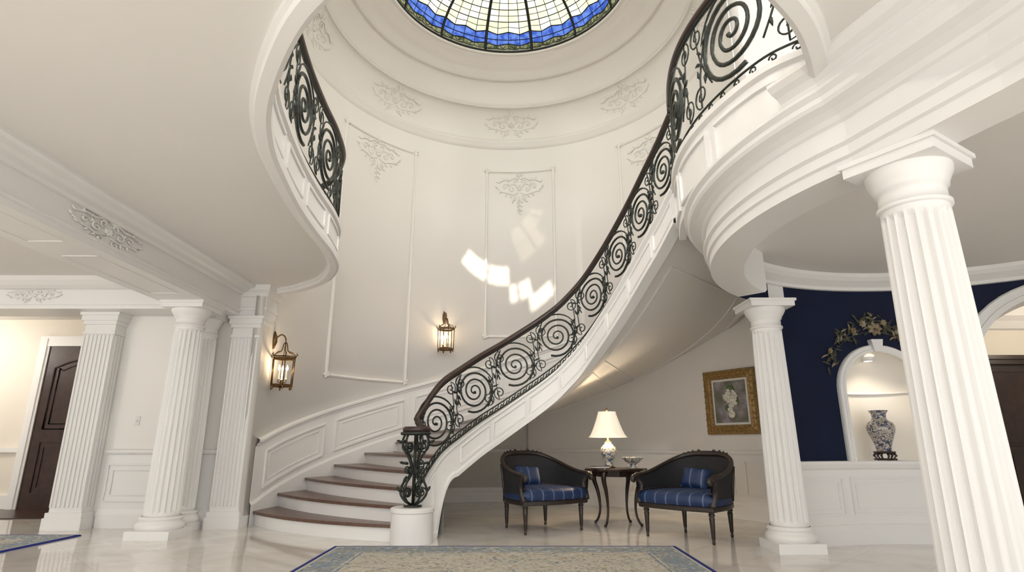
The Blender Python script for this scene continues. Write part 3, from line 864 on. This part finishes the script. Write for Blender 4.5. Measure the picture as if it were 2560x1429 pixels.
for a0_,a1_ in ((119,104),(101.5,78),(75.5,67)):
    rect_frame(mb,lambda a,b:CW(a,b,0.035),a0_,a1_,0.30,0.66,0.014,TRIM,n=12)
    rect_frame(mb,lambda a,b:CW(a,b,0.033),a0_-1.3,a1_+1.3,0.35,0.61,0.008,TRIM,n=12)
mb.build('baseboard_right')
mb=MB()
ringseg(136,-60,[(0,2.74),(0.03,2.745),(0.035,2.78),(0.06,2.80),(0.11,2.84),(0.14,2.88),(0.15,2.92)],n=80)
mb.build('trim_10')
mb=MB()
V=[(CC[0]+2.468*cos(2*pi*k/64),CC[1]+2.468*sin(2*pi*k/64),2.92) for k in range(64)]
mb.add(V,[tuple(range(64))],CEIL); mb.build('ceiling_round_room')
mb=MB()
nc=CW(NC,0); A=radians(NC); out=Vector((cos(A),sin(A),0)); tan_=Vector((-sin(A),cos(A),0))
ns_=20
prof=[(NH,0.83+(NZ-0.83)*k/4) for k in range(5)]+[(NH*cos(t),NZ+NH*sin(t)) for t in [pi/2*k/8 for k in range(1,9)]]
V=[]
for q in range(ns_+1):
    t=pi*q/ns_
    for (r,z) in prof:
        p=nc+tan_*(r*cos(t))+out*(r*sin(t)*0.9); V.append(Vector((p.x,p.y,z)))
k=len(prof)
mb.add(V,[(q*k+w,q*k+w+1,(q+1)*k+w+1,(q+1)*k+w) for q in range(ns_) for w in range(k-1)],WALL,True)
V=[Vector((nc.x,nc.y,0.832))+tan_*(NH*cos(pi*q/ns_))+out*(NH*0.9*sin(pi*q/ns_)) for q in range(ns_+1)]
V+= [CW(NC+nh*(1-2*q/8),0.832,0.06) for q in range(8,-1,-1)]
mb.add(V,[tuple(range(len(V)))],TRIM)
tube(mb,[Vector((nc.x,nc.y,NZ))+tan_*((NH-0.01)*cos(pi*q/ns_))+out*((NH*0.9-0.01)*sin(pi*q/ns_)) for q in range(1,ns_)],0.014,TRIM,sides=5)
def arch_trim(deg,H,Z,zb,w,t):
    V=[]; prs=[(0,0.0),(0,t),(w*0.35,t),(w*0.4,t*0.7),(w*0.85,t*0.7),(w*0.9,t),(w,t*0.6),(w,0)]
    path=[(-H,zb),(-H,(zb+Z)/2),(-H,Z)]+[(-H*cos(a_),Z+H*sin(a_)) for a_ in [pi*q/24 for q in range(1,24)]]+[(H,Z),(H,(zb+Z)/2),(H,zb)]
    for (u,z) in path:
        if z<=Z+1e-6: dx,dz=(-1 if u<0 else 1),0
        else: dx,dz=u/H,(z-Z)/H
        for (o_,d_) in prs:
            uu=u+dx*o_; V.append(CW(deg-math.degrees(uu/2.47),z+dz*o_,d_))
    k=len(prs); n=len(path)
    mb.add(V,[(q*k+w_,q*k+w_+1,(q+1)*k+w_+1,(q+1)*k+w_) for q in range(n-1) for w_ in range(k-1)],TRIM)
arch_trim(NC,NH,NZ,0.83,0.085,0.05)
kz=NZ+NH
mb.add([CW(NC-1.0,kz,0.08),CW(NC+1.0,kz,0.08),CW(NC+1.6,kz+0.14,0.08),CW(NC-1.6,kz+0.14,0.08),CW(NC-1.0,kz,0),CW(NC+1.0,kz,0),CW(NC+1.6,kz+0.14,0),CW(NC-1.6,kz+0.14,0)],[(0,1,2,3),(0,4,5,1),(1,5,6,2),(2,6,7,3),(3,7,4,0)],TRIM)
mb.build('wall_niche')
mb=MB(); arch_trim(AC,AH,AZ,0.0,0.16,0.05); mb.build('trim_12')
dl=nc+out*0.16; dlz=NZ+0.38
mb=MB(); revolve(mb,[(0.0,dlz-0.02),(0.045,dlz-0.02)],(dl.x,dl.y,0),DOWN,seg=16)
revolve(mb,[(0.045,dlz-0.02),(0.06,dlz-0.022),(0.065,dlz),(0.065,dlz+0.03)],(dl.x,dl.y,0),TRIM,seg=16); mb.build('recessed_downlight')
def add_light(name,kind,loc,energy,color=(1,1,1),size=0.1,rot=None,**kw):
    ld=bpy.data.lights.new(name,kind); ld.energy=energy; ld.color=color
    if kind=='AREA': ld.size=size
    elif kind in('POINT','SPOT'): ld.shadow_soft_size=size
    for k,v in kw.items(): setattr(ld,k,v)
    ob=bpy.data.objects.new(name,ld); bpy.context.scene.collection.objects.link(ob); ob.location=loc
    if rot: ob.rotation_euler=rot
    return ob
add_light('niche_spot_lamp','SPOT',(dl.x,dl.y,dlz-0.04),12,(1,0.84,0.62),0.04,(0,0,0),spot_size=radians(120),spot_blend=0.8)

mb=MB()
def fl(u,v,off=0.012): return CW(NC+math.degrees(-u/2.47),v-0.05,off)
random.seed(11)
for k in range(210):
    t=random.uniform(-1,1)
    u=t*0.62; vtop=2.34-0.30*abs(t)**2.2
    v=vtop+random.uniform(-0.09,0.11)*(1.15-abs(t)); 
    if abs(t)>0.75: v-=random.uniform(0,0.22)
    if abs(t)<0.3: v+=random.uniform(0,0.10)
    A_=random.uniform(0,2*pi); l=random.uniform(0.05,0.11)
    m=LEAFG if random.random()<0.84 else PETAL
    pts=[(u+l*q*cos(A_+0.4*q),v+l*q*sin(A_+0.4*q)) for q in (0,0.35,0.7,1)]
    tube(mb,[fl(*p) for p in pts],[0.003,0.013,0.011,0.002],m,sides=4)
for (u,v,r) in ((0.03,2.34,0.085),(-0.1,2.40,0.045),(0.14,2.41,0.04),(-0.22,2.32,0.035),(0.28,2.30,0.035),(-0.55,2.08,0.03),(0.5,2.12,0.03)):
    for k in range(7):
        A_=2*pi*k/7; tube(mb,[fl(u+r*q*cos(A_),v+r*q*sin(A_),0.02) for q in (0.1,0.5,1)],[0.01,r*0.4,0.008],PETAL,sides=5)
tube(mb,[fl(-0.6+1.2*q/20,2.30-0.35*abs(-1+2*q/20)**2.2) for q in range(21)],0.006,LEAFG,sides=4)
mb.build('floral_mural')

mb=MB()
box(mb,3.9,10,9.0,9.1,0,3.1,WARM); box(mb,9.9,10,-4.5,9,0,7.2,WALL)
mb.build('wall_right')
mb=MB()
sweep(mb,[(3.95,9.0,0),(9.9,9.0,0)],[(0,2.75),(0.05,2.77),(0.12,2.88),(0.2,2.95),(0.24,3.105)],TRIM)
sweep(mb,[(3.95,9.0,0),(9.9,9.0,0)],[(0,0),(0.03,0),(0.03,0.18),(0,0.2)],TRIM)
mb.build('trim_11')
mb=MB()
x0,x1,y0,y1=6.95,8.6,8.45,8.98
box(mb,x0,x1,y0,y1,0.1,0.95,DWOOD); box(mb,x0+0.05,x1-0.05,y0+0.12,y1,0.95,2.15,DWOOD); box(mb,x0-0.03,x1+0.03,y0-0.03,y1,0.92,0.97,DWOOD)
box(mb,x0-0.02,x1+0.02,y0+0.06,y1,2.15,2.22,DWOOD); box(mb,x0-0.05,x1+0.05,y0+0.03,y1,2.22,2.28,DWOOD)
for k in range(2):
    a=x0+0.1+k*0.75; rect_frame(mb,lambda s,z:Vector((s,y0+0.115,z)),a,a+0.68,1.05,2.05,0.015,DWOOD,n=3); rect_frame(mb,lambda s,z:Vector((s,y0-0.005,z)),a,a+0.68,0.2,0.85,0.015,DWOOD,n=3)
for sx in (x0+0.06,x1-0.06):
    for sy in (y0+0.06,y1-0.06): box(mb,sx-0.04,sx+0.04,sy-0.04,sy+0.04,0,0.1,DWOOD)
mb.build('china_cabinet')

mb=MB(); box(mb,-11,-10.9,-4.5,12.5,0,7.2,WALL); mb.build('wall_far_left')
mb=MB(); box(mb,-11,-3.9,12.4,12.5,0,F2,WALL); box(mb,-11,10,12.4,12.5,F2,7.2,WALL); mb.build('wall_back')

def fill_fixture(x,y,z,e,col=(1,0.96,0.91)):  # invented fixture with point lamp, added out of view as fill light
    mb=MB()
    revolve(mb,[(0.0,-0.20),(0.10,-0.19),(0.20,-0.14),(0.26,-0.06),(0.265,-0.04)],(0,0,0),FILLG,seg=32)
    revolve(mb,[(0.28,-0.05),(0.285,-0.02),(0.15,0.0),(0,0.0)],(0,0,0),BRASS,seg=32)
    tube(mb,[(0,0,-0.2),(0,0,-0.235)],0.018,BRASS)
    mb.build('added_fill_fixture',(x,y,z))
    add_light('added_fill_lamp','POINT',(x,y,z-0.45),e,col,0.15)
fill_fixture(-5.2,4.0,7.2,200); fill_fixture(5.2,4.0,7.2,200); fill_fixture(0,-2.0,7.2,420)  # added to brighten the upper walls
fill_fixture(-9.3,8.5,3.1,60,(1,0.93,0.84)); fill_fixture(7.9,7.4,3.1,40,(1,0.86,0.68)); fill_fixture(-7.5,3.2,3.1,60,(1,0.96,0.9))  # added fill for the hall and side rooms

# ------------------------------------------------------------------ rugs
def rug(x0,x1,y0,y1):
    hx,hy=(x1-x0)/2,(y1-y0)/2
    mb=MB(); M_=rug_mat('rug_pattern',hx,hy)
    V=[(-hx,-hy,0.0),(hx,-hy,0.0),(hx,hy,0.0),(-hx,hy,0.0),(-hx+.01,-hy+.01,0.014),(hx-.01,-hy+.01,0.014),(hx-.01,hy-.01,0.014),(-hx+.01,hy-.01,0.014)]
    mb.add(V,[(3,2,1,0),(4,5,6,7),(0,1,5,4),(1,2,6,5),(2,3,7,6),(3,0,4,7)],M_)
    return mb.build('area_rug',((x0+x1)/2,(y0+y1)/2,0.001))
rug(-1.80,1.66,2.6,6.32)
rug(-8.2,-4.90,5.1,7.08)

# ------------------------------------------------------------------ armchair
def exp_(k,N):
    x=(k-N/2)/(N*0.14); return math.exp(-x*x)
def armchair(loc,facing,W=0.92,D=0.76):
    mb=MB(); WD=EBON
    hw=W/2
    def leg(x,y,h=0.34,s=1.0):
        revolve(mb,[(0,0),(0.014,0),(0.018,0.02),(0.013,0.035),(0.020*s,0.06),(0.027*s,0.22),(0.030*s,0.26),(0.022*s,0.265),(0.033*s,0.28),(0.033*s,0.295),(0.026*s,0.30),(0.030*s,0.31),(0.036*s,h)],(x,y,0),WD,seg=14)
        box(mb,x-0.035,x+0.035,y-0.035,y+0.035,h-0.03,0.42,WD)
    for sx in (-1,1):
        leg(sx*(hw-0.06),-D/2+0.06); leg(sx*(hw-0.17),D/2-0.07)
    def U(t,ins=0.0,top=0.0):
        a=pi*t
        y=-D/2+(D-ins)* (max(0,sin(a))**0.62)
        x=(hw-ins)*(1 if cos(a)>=0 else -1)*(abs(cos(a))**0.62)
        return Vector((x*(1+0.07*top),y+0.06*top*sin(a),0))
    NT=36
    uo=[U(k/NT) for k in range(NT+1)]
    front=[Vector((-hw+2*hw*k/8,-D/2-0.05*sin(pi*k/8),0)) for k in range(1,8)]
    outline=uo+front
    n=len(outline)
    def ringz(sc,z): return [Vector((p.x*sc,p.y*sc,z)) for p in outline]
    def stack(rs,mat,sm=True,cap=True):
        V=[p for r_ in rs for p in r_]
        F=[(q*n+j,q*n+(j+1)%n,(q+1)*n+(j+1)%n,(q+1)*n+j) for q in range(len(rs)-1) for j in range(n)]
        if cap: F+= [tuple(range((len(rs)-1)*n,len(rs)*n)),tuple(range(n-1,-1,-1))]
        mb.add(V,F,mat,sm)
    stack([ringz(0.98,0.315),ringz(1.0,0.325),ringz(1.0,0.36),ringz(0.97,0.37)],WD,False)
    stack([ringz(0.95,0.36),ringz(1.0,0.375),ringz(1.02,0.42),ringz(0.99,0.465),ringz(0.92,0.49),ringz(0.75,0.505),ringz(0.4,0.515),ringz(0.05,0.518)],FABRIC,True)
    def topz(t): 
        s_=sin(pi*t); return 0.655+0.235*max(0,s_)**1.2
    V=[];F=[]; rows=6
    for k in range(NT+1):
        t=k/NT; zt=topz(t)
        for inner in (0,1):
            for r_ in range(rows+1):
                q=r_/rows; p=U(t,0.0+0.03*inner,q); p.z=0.40+(zt-0.40)*q; V.append(p)
    m_=2*(rows+1)
    for k in range(NT):
        for side in (0,1):
            for r_ in range(rows):
                o=k*m_+side*(rows+1)+r_; f=(o,o+m_,o+m_+1,o+1); F.append(f if side==0 else f[::-1])
    mb.add(V,F,CANE,True)
    rail=[]
    for k in range(-1,NT+2):
        t=min(1,max(0,k/NT)); p=U(t,0.015,1.0); p.z=topz(t)+0.005
        if k<0 or k>NT: p.y-=0.05; p.z-=0.03
        rail.append(p)
    N=len(rail); tube(mb,rail,[0.026+0.010*exp_(k,N) for k in range(N)],WD,sides=8)
    tube(mb,[ (lambda p:Vector((p.x,p.y,0.50)))(U(k/NT,0.03,0.2)) for k in range(NT+1)],0.014,WD,sides=6)
    for t in (0.18,0.34,0.66,0.82):
        tube(mb,[ (lambda p,q:Vector((p.x,p.y,0.40+(topz(t)-0.40)*q)))(U(t,-0.005,q),q) for q in (0,0.25,0.5,0.75,1)],0.018,WD,sides=6)
    for t in (0.0,1.0):
        b=U(t,0.01,0.0); tp=U(t,0.015,1.0)
        sx=1 if b.x>0 else -1
        pts=cr([(b.x,b.y,0.36),(b.x+sx*0.012,b.y+0.04,0.46),(b.x+sx*0.0,b.y+0.06,0.55),(tp.x,tp.y+0.01,0.62),(tp.x,tp.y-0.05,0.645),(tp.x,tp.y-0.075,0.61),(tp.x,tp.y-0.045,0.60)],5)
        tube(mb,pts,[0.034-0.012*k/len(pts) for k in range(len(pts))],WD,sides=8)
    for s_ in (-1,1):
        for k in range(4):
            a=0.5+s_*0.035*(k+0.3); p=U(a,0.0,1.0); q=U(a+s_*0.03,0.0,1.0); z=topz(a)
            tube(mb,[Vector((p.x,p.y-0.01,z+0.02)),Vector(((p.x+q.x)/2,p.y-0.015,z+0.045-0.006*k)),Vector((q.x,q.y-0.01,z+0.02))],[0.006,0.016,0.004],WD,sides=5)
    V=[];F=[]; g=12
    MM=Matrix.Translation((-0.04,D/2-0.19,0.62))@Matrix.Rotation(radians(-24),4,'X')@Matrix.Rotation(radians(5),4,'Y')
    for side in (-1,1):
        o=len(V)
        for a in range(g+1):
            for b in range(g+1):
                u=-1+2*a/g; v=-1+2*b/g
                h=0.07*((1-u**4)*(1-v**4))**0.5
                V.append(MM@Vector((u*0.18*(1-0.05*(1-v*v)),side*h,v*0.125*(1-0.05*(1-u*u)))))
        for a in range(g):
            for b in range(g):
                q=o+a*(g+1)+b; F.append((q,q+1,q+g+2,q+g+1))
    mb.add(V,F,FABRIC,True)
    ang=atan2(facing[1],facing[0])+pi/2
    return mb.build('armchair',loc,ang)
armchair((0.34,7.62,0),(0.50,-0.86))
armchair((2.05,6.98,0),(-0.72,-0.69))

# ------------------------------------------------------------------ side table + objects
mb=MB()
TX,TY,TZ=1.38,8.02,0.70
n=64
def tr(r,z): return [Vector(((r*(1+0.035*cos(8*2*pi*k/n)))*cos(2*pi*k/n)*1.12,(r*(1+0.035*cos(8*2*pi*k/n)))*sin(2*pi*k/n)*0.9,z)) for k in range(n)]
rs=[tr(0.33,TZ-0.03),tr(0.355,TZ-0.028),tr(0.36,TZ-0.01),tr(0.35,TZ),tr(0.02,TZ)]
mb.add([p for r_ in rs for p in r_],[(q*n+j,q*n+(j+1)%n,(q+1)*n+(j+1)%n,(q+1)*n+j) for q in range(4) for j in range(n)]+[tuple(range(4*n,5*n)),tuple(range(n-1,-1,-1))],DWOOD)
rs=[tr(0.27,TZ-0.10),tr(0.28,TZ-0.03)]
mb.add([p for r_ in rs for p in r_],[(j,(j+1)%n,n+(j+1)%n,n+j) for j in range(n)],DWOOD)
for k in range(4):
    A=pi/4+pi/2*k+0.15
    pr=[(0.26,0.68),(0.30,0.62),(0.30,0.54),(0.26,0.42),(0.235,0.28),(0.235,0.16),(0.26,0.07),(0.295,0.02),(0.31,0.012)]
    c=cr([(a,b,0) for a,b in pr],4); N=len(c)
    tube(mb,[Vector((p.x*cos(A)*1.12,p.x*sin(A)*0.95,p.y)) for p in c],[max(0.015,0.042-0.030*min(1,i/(N*0.6))) if i<N*0.85 else 0.02 for i in range(N)],DWOOD,sides=8)
mb.build('side_table',(TX,TY,0))
TZ+=0.001
mb=MB()
revolve(mb,[(0,0),(0.085,0),(0.085,0.012),(0.06,0.02),(0.06,0.03),(0,0.03)],(0,0,0),DWOOD,seg=32)
revolve(mb,[(0.05,0.03),(0.052,0.045),(0.046,0.07),(0.075,0.12),(0.102,0.18),(0.108,0.22),(0.098,0.26),(0.062,0.30),(0.042,0.32),(0.048,0.335),(0.0,0.34)],(0,0,0),PORC2,seg=40)
revolve(mb,[(0.03,0.335),(0.03,0.35),(0.012,0.36),(0.012,0.45),(0.0,0.45)],(0,0,0),BRASS,seg=20)
revolve(mb,[(0.0,0.74),(0.014,0.745),(0.008,0.76),(0.014,0.775),(0.0,0.79)],(0,0,0),BRASS,seg=16)
tube(mb,[(0.0,0,0.44),(0.06,0,0.50),(0.065,0,0.62),(0,0,0.74)],0.004,BRASS)
pl=lambda a,z:1+0.018*abs(sin(6*a))
sh=[(0.25-0.135*(t**0.75),0.40+0.33*t) for t in [k/10 for k in range(11)]]
revolve(mb,sh,(0,0,0),SHADE,seg=96,mod=pl)
for t_ in (0,1):
    r_,z_=sh[0] if t_==0 else sh[-1]
    tube(mb,[Vector((r_*pl(2*pi*k/60,0)*cos(2*pi*k/60),r_*pl(2*pi*k/60,0)*sin(2*pi*k/60),z_)) for k in range(60)],0.006,SHADE,closed=True,sides=5)
LX,LY=1.30,8.08
mb.build('table_lamp',(LX,LY,TZ))
add_light('table_lamp_bulb','POINT',(LX,LY,TZ+0.55),22,(1,0.78,0.52),0.05)
mb=MB()
sc=lambda a,z:1+0.06*max(0,(z-0.06)/0.09)*cos(8*a)
revolve(mb,[(0,0),(0.05,0),(0.045,0.015),(0.028,0.035),(0.04,0.05),(0.09,0.08),(0.125,0.12),(0.145,0.135),(0.135,0.135),(0.08,0.09),(0,0.06)],(0,0,0),PORC2,seg=64,mod=sc)
mb.build('porcelain_bowl',(1.59,7.93,TZ),scale=1.05)
mb=MB()
Mb=Matrix.Rotation(radians(25),4,'Z')
box(mb,-0.10,0.10,-0.07,0.07,0,0.008,DWOOD,Mb); box(mb,-0.096,0.098,-0.066,0.066,0.008,0.026,PLATE,Mb); box(mb,-0.10,0.10,-0.07,0.07,0.026,0.032,DWOOD,Mb)
mb.build('book',(1.15,7.88,TZ))

vz=0.834; vp=nc+out*0.13
mb=MB()
revolve(mb,[(0,0.075),(0.10,0.075),(0.115,0.085),(0.115,0.10),(0,0.10)],(0,0,0),DWOOD,seg=32)
for k in range(6):
    a=2*pi*k/6+0.3; tube(mb,[(0.09*cos(a),0.09*sin(a),0.08),(0.115*cos(a),0.115*sin(a),0.05),(0.09*cos(a),0.09*sin(a),0.025),(0.115*cos(a),0.115*sin(a),0.006)],[0.016,0.014,0.010,0.014],DWOOD)
tube(mb,[(0.1*cos(2*pi*k/24),0.1*sin(2*pi*k/24),0.012) for k in range(24)],0.010,DWOOD,closed=True)
revolve(mb,[(0.075,0.10),(0.08,0.12),(0.085,0.16),(0.12,0.26),(0.15,0.34),(0.152,0.39),(0.13,0.43),(0.085,0.46),(0.075,0.49),(0.078,0.53),(0.10,0.56),(0.105,0.57),(0.09,0.57),(0.065,0.52)],(0,0,0),PORC,seg=48)
mb.build('porcelain_vase',(vp.x,vp.y,vz),scale=0.95)

# ------------------------------------------------------------------ picture
pc_l=None; best=1e9
for k in range(200):
    l=UW.L*k/200; p=UW.pos(l,0); d=p.y*0.9641+0.16; px=1280+1440*p.x/d
    if abs(px-1828)<best: best=abs(px-1828); pc_l=l
pp,pn=UW.at(pc_l)
mb=MB()
w,h=0.44,0.465
loops=[(0,0),(0,0.035),(0.02,0.06),(0.045,0.07),(0.06,0.05),(0.075,0.05),(0.10,0.065),(0.12,0.045),(0.135,0.02)]
V=[]
for ins,d in loops:
    for sx,sz in ((-1,-1),(1,-1),(1,1),(-1,1)): V.append(Vector((sx*(w-ins),-d,sz*(h-ins))))
F=[(q*4+j,q*4+(j+1)%4,(q+1)*4+(j+1)%4,(q+1)*4+j) for q in range(len(loops)-1) for j in range(4)]
mb.add(V,F,GOLD)
iw,ih=w-0.135,h-0.135
for k in range(40):
    t=k/40*4; s_=int(t); u=(t-s_)*2-1
    q={0:(u*(w-.04),-(h-.04)),1:(w-.04,u*(h-.04)),2:(-u*(w-.04),h-.04),3:(-(w-.04),-u*(h-.04))}[s_]
    tube(mb,[Vector((q[0]-0.02,-0.066,q[1])),Vector((q[0],-0.075,q[1]+0.006)),Vector((q[0]+0.02,-0.066,q[1]))],[0.006,0.016,0.006],GOLD,sides=5)
mb.add([Vector((sx*iw,-0.02,sz*ih)) for sx,sz in ((-1,-1),(1,-1),(1,1),(-1,1))],[(0,1,2,3)],PLATE)
cw,ch=iw-0.03,ih-0.03
mb.add([Vector((sx*cw,-0.023,sz*ch)) for sx,sz in ((-1,-1),(1,-1),(1,1),(-1,1))],[(0,1,2,3)],PAINT)
FLW=pmat('paint_white_petals',(0.92,0.90,0.82),(0.55,0.50,0.38),rough=0.6,scale=30)
FLG=pmat('paint_green_leaves',(0.14,0.20,0.07),(0.07,0.09,0.04),rough=0.6,scale=30)
random.seed(5)
for k in range(44):
    a=random.uniform(0,2*pi); r_=random.uniform(0,1)**0.6
    leafy = k<14
    x=0.01+(0.13 if leafy else 0.095)*r_*cos(a); z=0.03+(0.19 if leafy else 0.15)*r_*sin(a)
    R_=random.uniform(0.022,0.042); yy=-0.0245-0.0002*k
    Vv=[Vector((x,yy-0.002,z))]+[Vector((x+R_*(1+0.25*cos(5*q))*cos(q),yy,z+R_*(1+0.25*cos(5*q))*sin(q))) for q in [2*pi*j/16 for j in range(16)]]
    mb.add(Vv,[(0,1+j,1+(j+1)%16) for j in range(16)],FLG if leafy else FLW,True)
Vv=[Vector((0.01+0.055*cos(q),-0.0245,-0.18+0.055*sin(q))) for q in [2*pi*j/16 for j in range(16)]]
mb.add(Vv,[tuple(range(16))],FLW)
mb.build('framed_painting',(pp.x+pn.x*0.012,pp.y+pn.y*0.012,1.61),atan2(pn.y,pn.x)+pi/2)

mb=MB(); q,qn=UW.at(UW.L*0.33)
Mx=Matrix.Translation((q.x+qn.x*0.012,q.y+qn.y*0.012,0.31))@Matrix.Rotation(atan2(qn.y,qn.x)+pi/2,4,'Z')
box(mb,-0.06,0.06,-0.012,0,-0.04,0.04,PLATE,Mx); box(mb,-0.035,-0.005,-0.016,-0.012,-0.015,0.015,PLATE,Mx); box(mb,0.01,0.04,-0.016,-0.012,-0.015,0.015,PLATE,Mx)
mb.build('wall_outlet')

# ------------------------------------------------------------------ lantern sconces
def sconce(deg,z):
    p=RW(deg,z,0); inw=Vector((RC[0]-p.x,RC[1]-p.y,0)).normalized()
    mb=MB(); ang=atan2(inw.y,inw.x)+pi/2
    dd=0.18
    c=Vector((0,-dd,0)); r=0.15
    def hexp(rr,zz,k): a=2*pi*(k+0.5)/6; return Vector((c.x+rr*cos(a),c.y+rr*sin(a),zz))
    for zz,rr in ((-0.24,r),(-0.225,r*0.96),(0.14,r*1.05),(0.16,r*1.12)):
        tube(mb,[hexp(rr,zz,k) for k in range(6)],0.010,BRASS,sides=5,closed=True,smooth=False)
    for k in range(6):
        tube(mb,[hexp(r,-0.24,k),hexp(r*1.05,0.15,k)],0.008,BRASS,sides=5)
        tube(mb,[hexp(r,-0.24,k),hexp(r*0.9,-0.27,k),hexp(r,-0.29,k)],[0.010,0.014,0.006],BRASS,sides=5)
        tube(mb,cr([hexp(r*1.1,0.16,k),hexp(r*0.75,0.22,k),hexp(r*0.32,0.25,k),hexp(r*0.18,0.34,k),hexp(0.004,0.37,k)],4),0.007,BRASS,sides=5)
        tube(mb,[hexp(r*1.1,0.16,k),hexp(r*1.25,0.19,k),hexp(r*1.15,0.215,k)],[0.006,0.010,0.004],BRASS,sides=5)
    for k in range(3): tube(mb,[hexp(r,-0.235,k),hexp(r,-0.235,k+3)],0.006,BRASS,sides=4)
    for k in range(3):
        a=2*pi*k/3+0.5; q=c+Vector((0.06*cos(a),0.06*sin(a),0))
        revolve(mb,[(0.0,-0.16),(0.028,-0.15),(0.018,-0.14),(0.012,-0.14),(0.012,-0.03),(0,-0.03)],(q.x,q.y,0),CANDLE,seg=12)
        tube(mb,[c+Vector((0,0,-0.20)),q+Vector((0,0,-0.19)),q+Vector((0,0,-0.155))],0.006,BRASS)
        revolve(mb,[(0.0,-0.03),(0.012,-0.02),(0.016,0.0),(0.010,0.03),(0,0.055)],(q.x,q.y,0),BULB,seg=12)
    tube(mb,[c+Vector((0,0,-0.235)),c+Vector((0,0,-0.19))],0.01,BRASS)
    tube(mb,[c+Vector((0,0,0.36)),c+Vector((0,0,0.42))],0.008,BRASS)
    tube(mb,cr([c+Vector((0,0,0.40)),c+Vector((0,0.02,0.45)),c+Vector((0,0.07,0.48)),c+Vector((0,0.13,0.44)),c+Vector((0,0.17,0.38))],5),0.010,BRASS)
    tube(mb,[Vector((0,-0.01,0.28)),Vector((0,-0.02,0.38)),Vector((0,-0.02,0.46)),Vector((0,-0.01,0.53))],[0.01,0.035,0.03,0.008],BRASS,sides=8)
    mb.build('lantern_sconce',(p.x,p.y,z),ang)
    q=p+inw*dd
    add_light('sconce_bulb','POINT',(q.x,q.y,z),4.5,(1,0.76,0.48),0.05)
sconce(177.5,2.02)
sconce(112.3,2.97)

# ------------------------------------------------------------------ light
w=bpy.data.worlds.new('World'); bpy.context.scene.world=w; w.use_nodes=True
bg=w.node_tree.nodes['Background']; bg.inputs['Color'].default_value=(0.95,0.97,1.0,1); bg.inputs['Strength'].default_value=2.5
tgt=Vector((-0.2,11.1,4.55)); src=Vector((RC[0]-0.0,RC[1]-1.15,9.45))
d=(tgt-src).normalized()
s=add_light('sun','SUN',(0,0,20),12,(1,0.95,0.84)); s.data.angle=radians(0.8)
s.rotation_euler=d.to_track_quat('-Z','Y').to_euler()

# ------------------------------------------------------------------ camera
cam=bpy.data.cameras.new('camera'); co=bpy.data.objects.new('camera',cam); bpy.context.scene.collection.objects.link(co)
cam.sensor_width=36; cam.lens=36*1440/2560
co.location=(0,0,1.0); co.rotation_euler=(radians(90+15.4),0,0)
cam.clip_start=0.02
bpy.context.scene.camera=co
bpy.context.scene.view_settings.view_transform='Standard'
